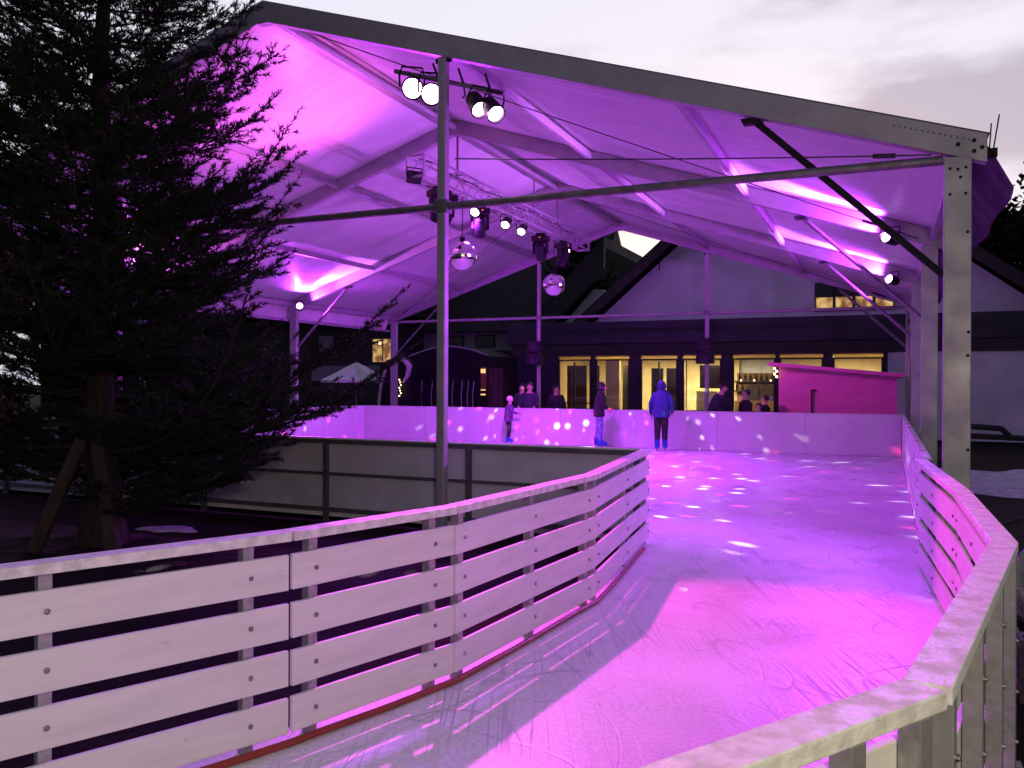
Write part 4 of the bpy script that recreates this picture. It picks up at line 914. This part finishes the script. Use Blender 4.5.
    if hat:
        b = MB(); b.ball(cr+Vector((0, -.006*k, .02*k)), (.122*k, .128*k, .115*k), 18, 12); b.build('hat', M[hat], root, smooth=True)
    elif hood:
        b = MB(); b.ball(cr+Vector((0, -.045*k, -.03*k)), (.122*k, .118*k, .15*k), 18, 12); b.ball(hc_+Vector((0, -.06*k, -.13*k)), (.15*k, .10*k, .09*k), 16, 10); b.build('hood', M[top], root, smooth=True)
    else:
        b = MB(); b.ball(cr+Vector((0, -.032*k, .008*k)), (.096*k, .094*k, .098*k), 18, 12)
        b.build('hair', M['hair'], root, smooth=True)
    # coat body: loose tube from chest to hem
    b = MB(); cz = lambda z: lean*max(0, z-.95)*.85
    pr_ = [(.10, 1.44), (.19, 1.36), (.205, 1.2), (.20, 1.05), (.205, .92), (.20, .80), (.18, .795)]
    n = 18; vs = []
    for r, z in pr_:
        for i in range(n):
            a = 2*PI*i/n; w = 1+.03*math.sin(5*a+z*9); w *= bulk; vs.append(P(r*w*math.cos(a), cz(z)+r*.70*w*math.sin(a), z))
    b.add(vs, [(i*n+q, i*n+(q+1) % n, (i+1)*n+(q+1) % n, (i+1)*n+q) for i in range(len(pr_)-1) for q in range(n)]); b.build('coat', M[top], root, smooth=True)
    if skates:
        for sd in ('l', 'r'):
            a = Vector(j['an'+sd][0]); t = Vector(j['to'+sd][0]); x = a.x
            b = MB(); y0, y1 = a.y-.075*k, t.y+.05*k
            b.prism([(y0, .085), (y0-.01*k, (.24*k+.06)), (a.y+.06*k, (.24*k+.06)), (a.y+.075*k, .17*k+.06), (y1, .10*k+.06), (y1+.01*k, .085)], lambda u, v, w: (w, u, v), x-.052*k, x+.058*k)
            sk = b.build('ice_skate', M['skate'], root, bevel=.015*k)
            b = MB(); b.box((x, (y0+y1)/2, .012+.016), (.006, (y1-y0), .05)); b.box((x, y0+.07*k, .065), (.03, .05, .045)); b.box((x, y1-.07*k, .065), (.03, .05, .045)); b.build('blade', M['blade'], sk)
    return root
def pp(s, t, z=0.): return W(s, t, z)
FU = -YAW                     # faces away along the tent; +X of the tent is FU-90deg
person('child in a white hat, patterned purple jacket and blue skates, hands on the far barrier', pp(-2.30, 12.42), FU-1.15, 1.20, 'purple_cloth', 'blackcloth',
       dict(lean=.10, nod=.3, arm_l=((.24, .10, 1.16), (.20, .34, 1.10)), arm_r=((.24, .10, 1.16), (.20, .34, 1.10))), hat='knit', bulk=1.25, group='skaters on the ice')
person('skater in black hooded jacket, patterned leggings and blue skates, in profile by the barrier', pp(.30, 12.25), FU-1.35, 1.60, 'blackcloth', 'legging',
       dict(lean=.12, nod=1.0, step=.05, arm_l=((.23, .08, 1.15), (.16, .24, 1.02)), arm_r=((.23, .08, 1.15), (.16, .24, 1.02))), hood=True, bulk=1.1, group='skaters on the ice')
person('skater in a bright blue hooded jacket, dark trousers and blue skates, seen from behind', pp(1.92, 12.15), FU+.12, 1.64, 'blue', 'blackcloth',
       dict(lean=.14, nod=1.2, step=.04, arm_l=((.285, .0, 1.12), (.275, .08, .86)), arm_r=((.285, .0, 1.12), (.27, .10, .90))), hood=True, bulk=1.10, group='skaters on the ice')
SB = 'bystanders behind the far barrier'
D_ = dict(skates=False, group=SB, bulk=1.25)
person('dark bystander behind the barrier, farther back, left of the one facing us', pp(-2.55, 13.9, G0), FU+PI-.2, 1.70, 'navy', 'blackcloth', {}, **D_)
person('dark clothed bystander facing us behind the barrier, beside the child in the white hat', pp(-2.12, 13.45, G0), FU+PI+.1, 1.74, 'navy', 'blackcloth', dict(arm_l=((.27, .1, 1.14), (.22, .3, 1.05)), arm_r=((.27, .1, 1.14), (.22, .3, 1.05))), **D_)
person('bystander in black standing right behind the rear left gable post', pp(-1.62, 14.2, G0), FU+PI+.6, 1.66, 'blackcloth', 'blackcloth', {}, hood=True, **D_)
person('stooping bystander in a dark coat behind the barrier below the right loudspeakers', pp(2.92, 13.6, G0), FU-PI/2-.3, 1.74, 'navy', 'blackcloth', dict(lean=.45, nod=1.0, arm_l=((.24, .2, 1.1), (.2, .42, 1.0)), arm_r=((.24, .2, 1.1), (.2, .42, 1.0))), **D_)
person('bystander in black behind the barrier in front of the lit bar window', pp(3.70, 13.7, G0), FU+PI/2+.5, 1.58, 'blackcloth', 'blackcloth', {}, **D_)
person('small child behind the barrier between two adults, only the dark hair showing', pp(4.05, 13.5, G0), FU+PI, 1.24, 'navy', 'blackcloth', {}, **D_)
person('dark clothed bystander at the corner of the red hut', pp(4.15, 13.85, G0), FU+PI/2, 1.44, 'navy', 'blackcloth', {}, **D_)

# ---------------------------------------------------------------- sky, assumed lamp behind the viewer, camera
w = bpy.data.worlds.new('World'); SC.world = w; w.use_nodes = True; nt = w.node_tree; L = nt.links
bg = nt.nodes['Background']
SUN_AZ, SUN_EL = math.radians(14), math.radians(3)
sky = N(nt, 'ShaderNodeTexSky'); sky.sky_type = 'NISHITA'; sky.sun_disc = False; sky.sun_elevation = SUN_EL; sky.sun_rotation = SUN_AZ; sky.air_density = 1.2; sky.dust_density = 2.
tc = N(nt, 'ShaderNodeTexCoord')
dt = N(nt, 'ShaderNodeVectorMath', operation='DOT_PRODUCT'); dt.inputs[1].default_value = (math.sin(SUN_AZ)*.95, math.cos(SUN_AZ)*.95, .3); L.new(tc.outputs['Generated'], dt.inputs[0])
mr = N(nt, 'ShaderNodeMapRange', interpolation_type='SMOOTHSTEP'); mr.inputs[1].default_value = .10; mr.inputs[2].default_value = .80; L.new(dt.outputs['Value'], mr.inputs[0])
grad = N(nt, 'ShaderNodeMix', data_type='RGBA'); grad.inputs[6].default_value = (.090, .078, .185, 1); grad.inputs[7].default_value = (.81, .79, .92, 1)
sz = N(nt, 'ShaderNodeSeparateXYZ'); L.new(tc.outputs['Generated'], sz.inputs[0])
el = N(nt, 'ShaderNodeMapRange', interpolation_type='SMOOTHSTEP'); el.inputs[1].default_value = .40; el.inputs[2].default_value = .72; el.inputs[3].default_value = 1; el.inputs[4].default_value = .10; L.new(sz.outputs[2], el.inputs[0])
fm = N(nt, 'ShaderNodeMath', operation='MULTIPLY'); L.new(mr.outputs[0], fm.inputs[0]); L.new(el.outputs[0], fm.inputs[1]); L.new(fm.outputs[0], grad.inputs[0])
mp = N(nt, 'ShaderNodeMapping'); mp.inputs['Scale'].default_value = (1.1, 1.1, 3.6); mp.inputs['Location'].default_value = (.35, .1, .62); L.new(tc.outputs['Generated'], mp.inputs[0])
no = N(nt, 'ShaderNodeTexNoise'); no.inputs['Scale'].default_value = 2.2; no.inputs['Detail'].default_value = 9; no.inputs['Roughness'].default_value = .55; L.new(mp.outputs[0], no.inputs['Vector'])
cr = N(nt, 'ShaderNodeMapRange', interpolation_type='SMOOTHSTEP'); cr.inputs[1].default_value = .50; cr.inputs[2].default_value = .70; cr.inputs[3].default_value = 0; cr.inputs[4].default_value = .8; L.new(no.outputs['Fac'], cr.inputs[0])
bk = N(nt, 'ShaderNodeVectorMath', operation='SUBTRACT'); L.new(tc.outputs['Generated'], bk.inputs[0]); bk.inputs[1].default_value = (.50, .82, .275)
bs = N(nt, 'ShaderNodeVectorMath', operation='MULTIPLY'); L.new(bk.outputs[0], bs.inputs[0]); bs.inputs[1].default_value = (4.2, 4.2, 13.)
bl = N(nt, 'ShaderNodeVectorMath', operation='LENGTH'); L.new(bs.outputs[0], bl.inputs[0])
bm_ = N(nt, 'ShaderNodeMapRange', interpolation_type='SMOOTHSTEP'); bm_.inputs[1].default_value = 1.1; bm_.inputs[2].default_value = .1; bm_.inputs[3].default_value = 0; bm_.inputs[4].default_value = .24; L.new(bl.outputs['Value'], bm_.inputs[0])
ad = N(nt, 'ShaderNodeMath', operation='ADD'); L.new(no.outputs['Fac'], ad.inputs[0]); L.new(bm_.outputs[0], ad.inputs[1]); L.new(ad.outputs[0], cr.inputs[0])
cl = N(nt, 'ShaderNodeMix', data_type='RGBA', blend_type='MULTIPLY'); cl.inputs[7].default_value = (.46, .42, .52, 1); L.new(cr.outputs[0], cl.inputs[0]); L.new(grad.outputs[2], cl.inputs[6])
sk = N(nt, 'ShaderNodeMix', data_type='RGBA', blend_type='ADD'); sk.inputs[0].default_value = .03; L.new(cl.outputs[2], sk.inputs[6]); L.new(sky.outputs[0], sk.inputs[7])
L.new(sk.outputs[2], bg.inputs['Color']); bg.inputs['Strength'].default_value = 1.0
sun = bpy.data.lights.new('sun', 'SUN'); sun.energy = .15; sun.angle = math.radians(14); sun.color = (1, .85, .8)
so = bpy.data.objects.new('sun', sun); COL.objects.link(so)
so.rotation_euler = euler_dir((-math.sin(SUN_AZ)*math.cos(SUN_EL), -math.cos(SUN_AZ)*math.cos(SUN_EL), -math.sin(SUN_EL)))
# assumed street lamp behind the viewer, an added bare light, whitens the nearest fence
add_light('assumed_street_light', 'POINT', (.8, -1.6, 2.6), 420, (1, .88, .55), size=.3)

cam = bpy.data.cameras.new('camera'); co = bpy.data.objects.new('camera', cam); COL.objects.link(co)
cam.sensor_width = 36; cam.lens = 36*840.2/1024; cam.clip_end = 2000; cam.clip_start = .05
co.location = (0, 0, 1.65)
co.matrix_world = Matrix.Translation((0, 0, 1.65)) @ Matrix.Rotation(PI/2-.00102, 4, 'X') @ Matrix.Rotation(.0041, 4, 'Z')
SC.camera = co
SC.render.engine = 'CYCLES'
SC.cycles.use_denoising = True
try: SC.cycles.denoiser = 'OPENIMAGEDENOISE'
except Exception: pass
SC.cycles.max_bounces = 6; SC.cycles.diffuse_bounces = 3; SC.cycles.glossy_bounces = 3; SC.cycles.transparent_max_bounces = 8; SC.cycles.sample_clamp_indirect = 4
SC.view_settings.view_transform = 'Standard'; SC.view_settings.look = 'None'; SC.view_settings.gamma = 1; SC.view_settings.exposure = 0
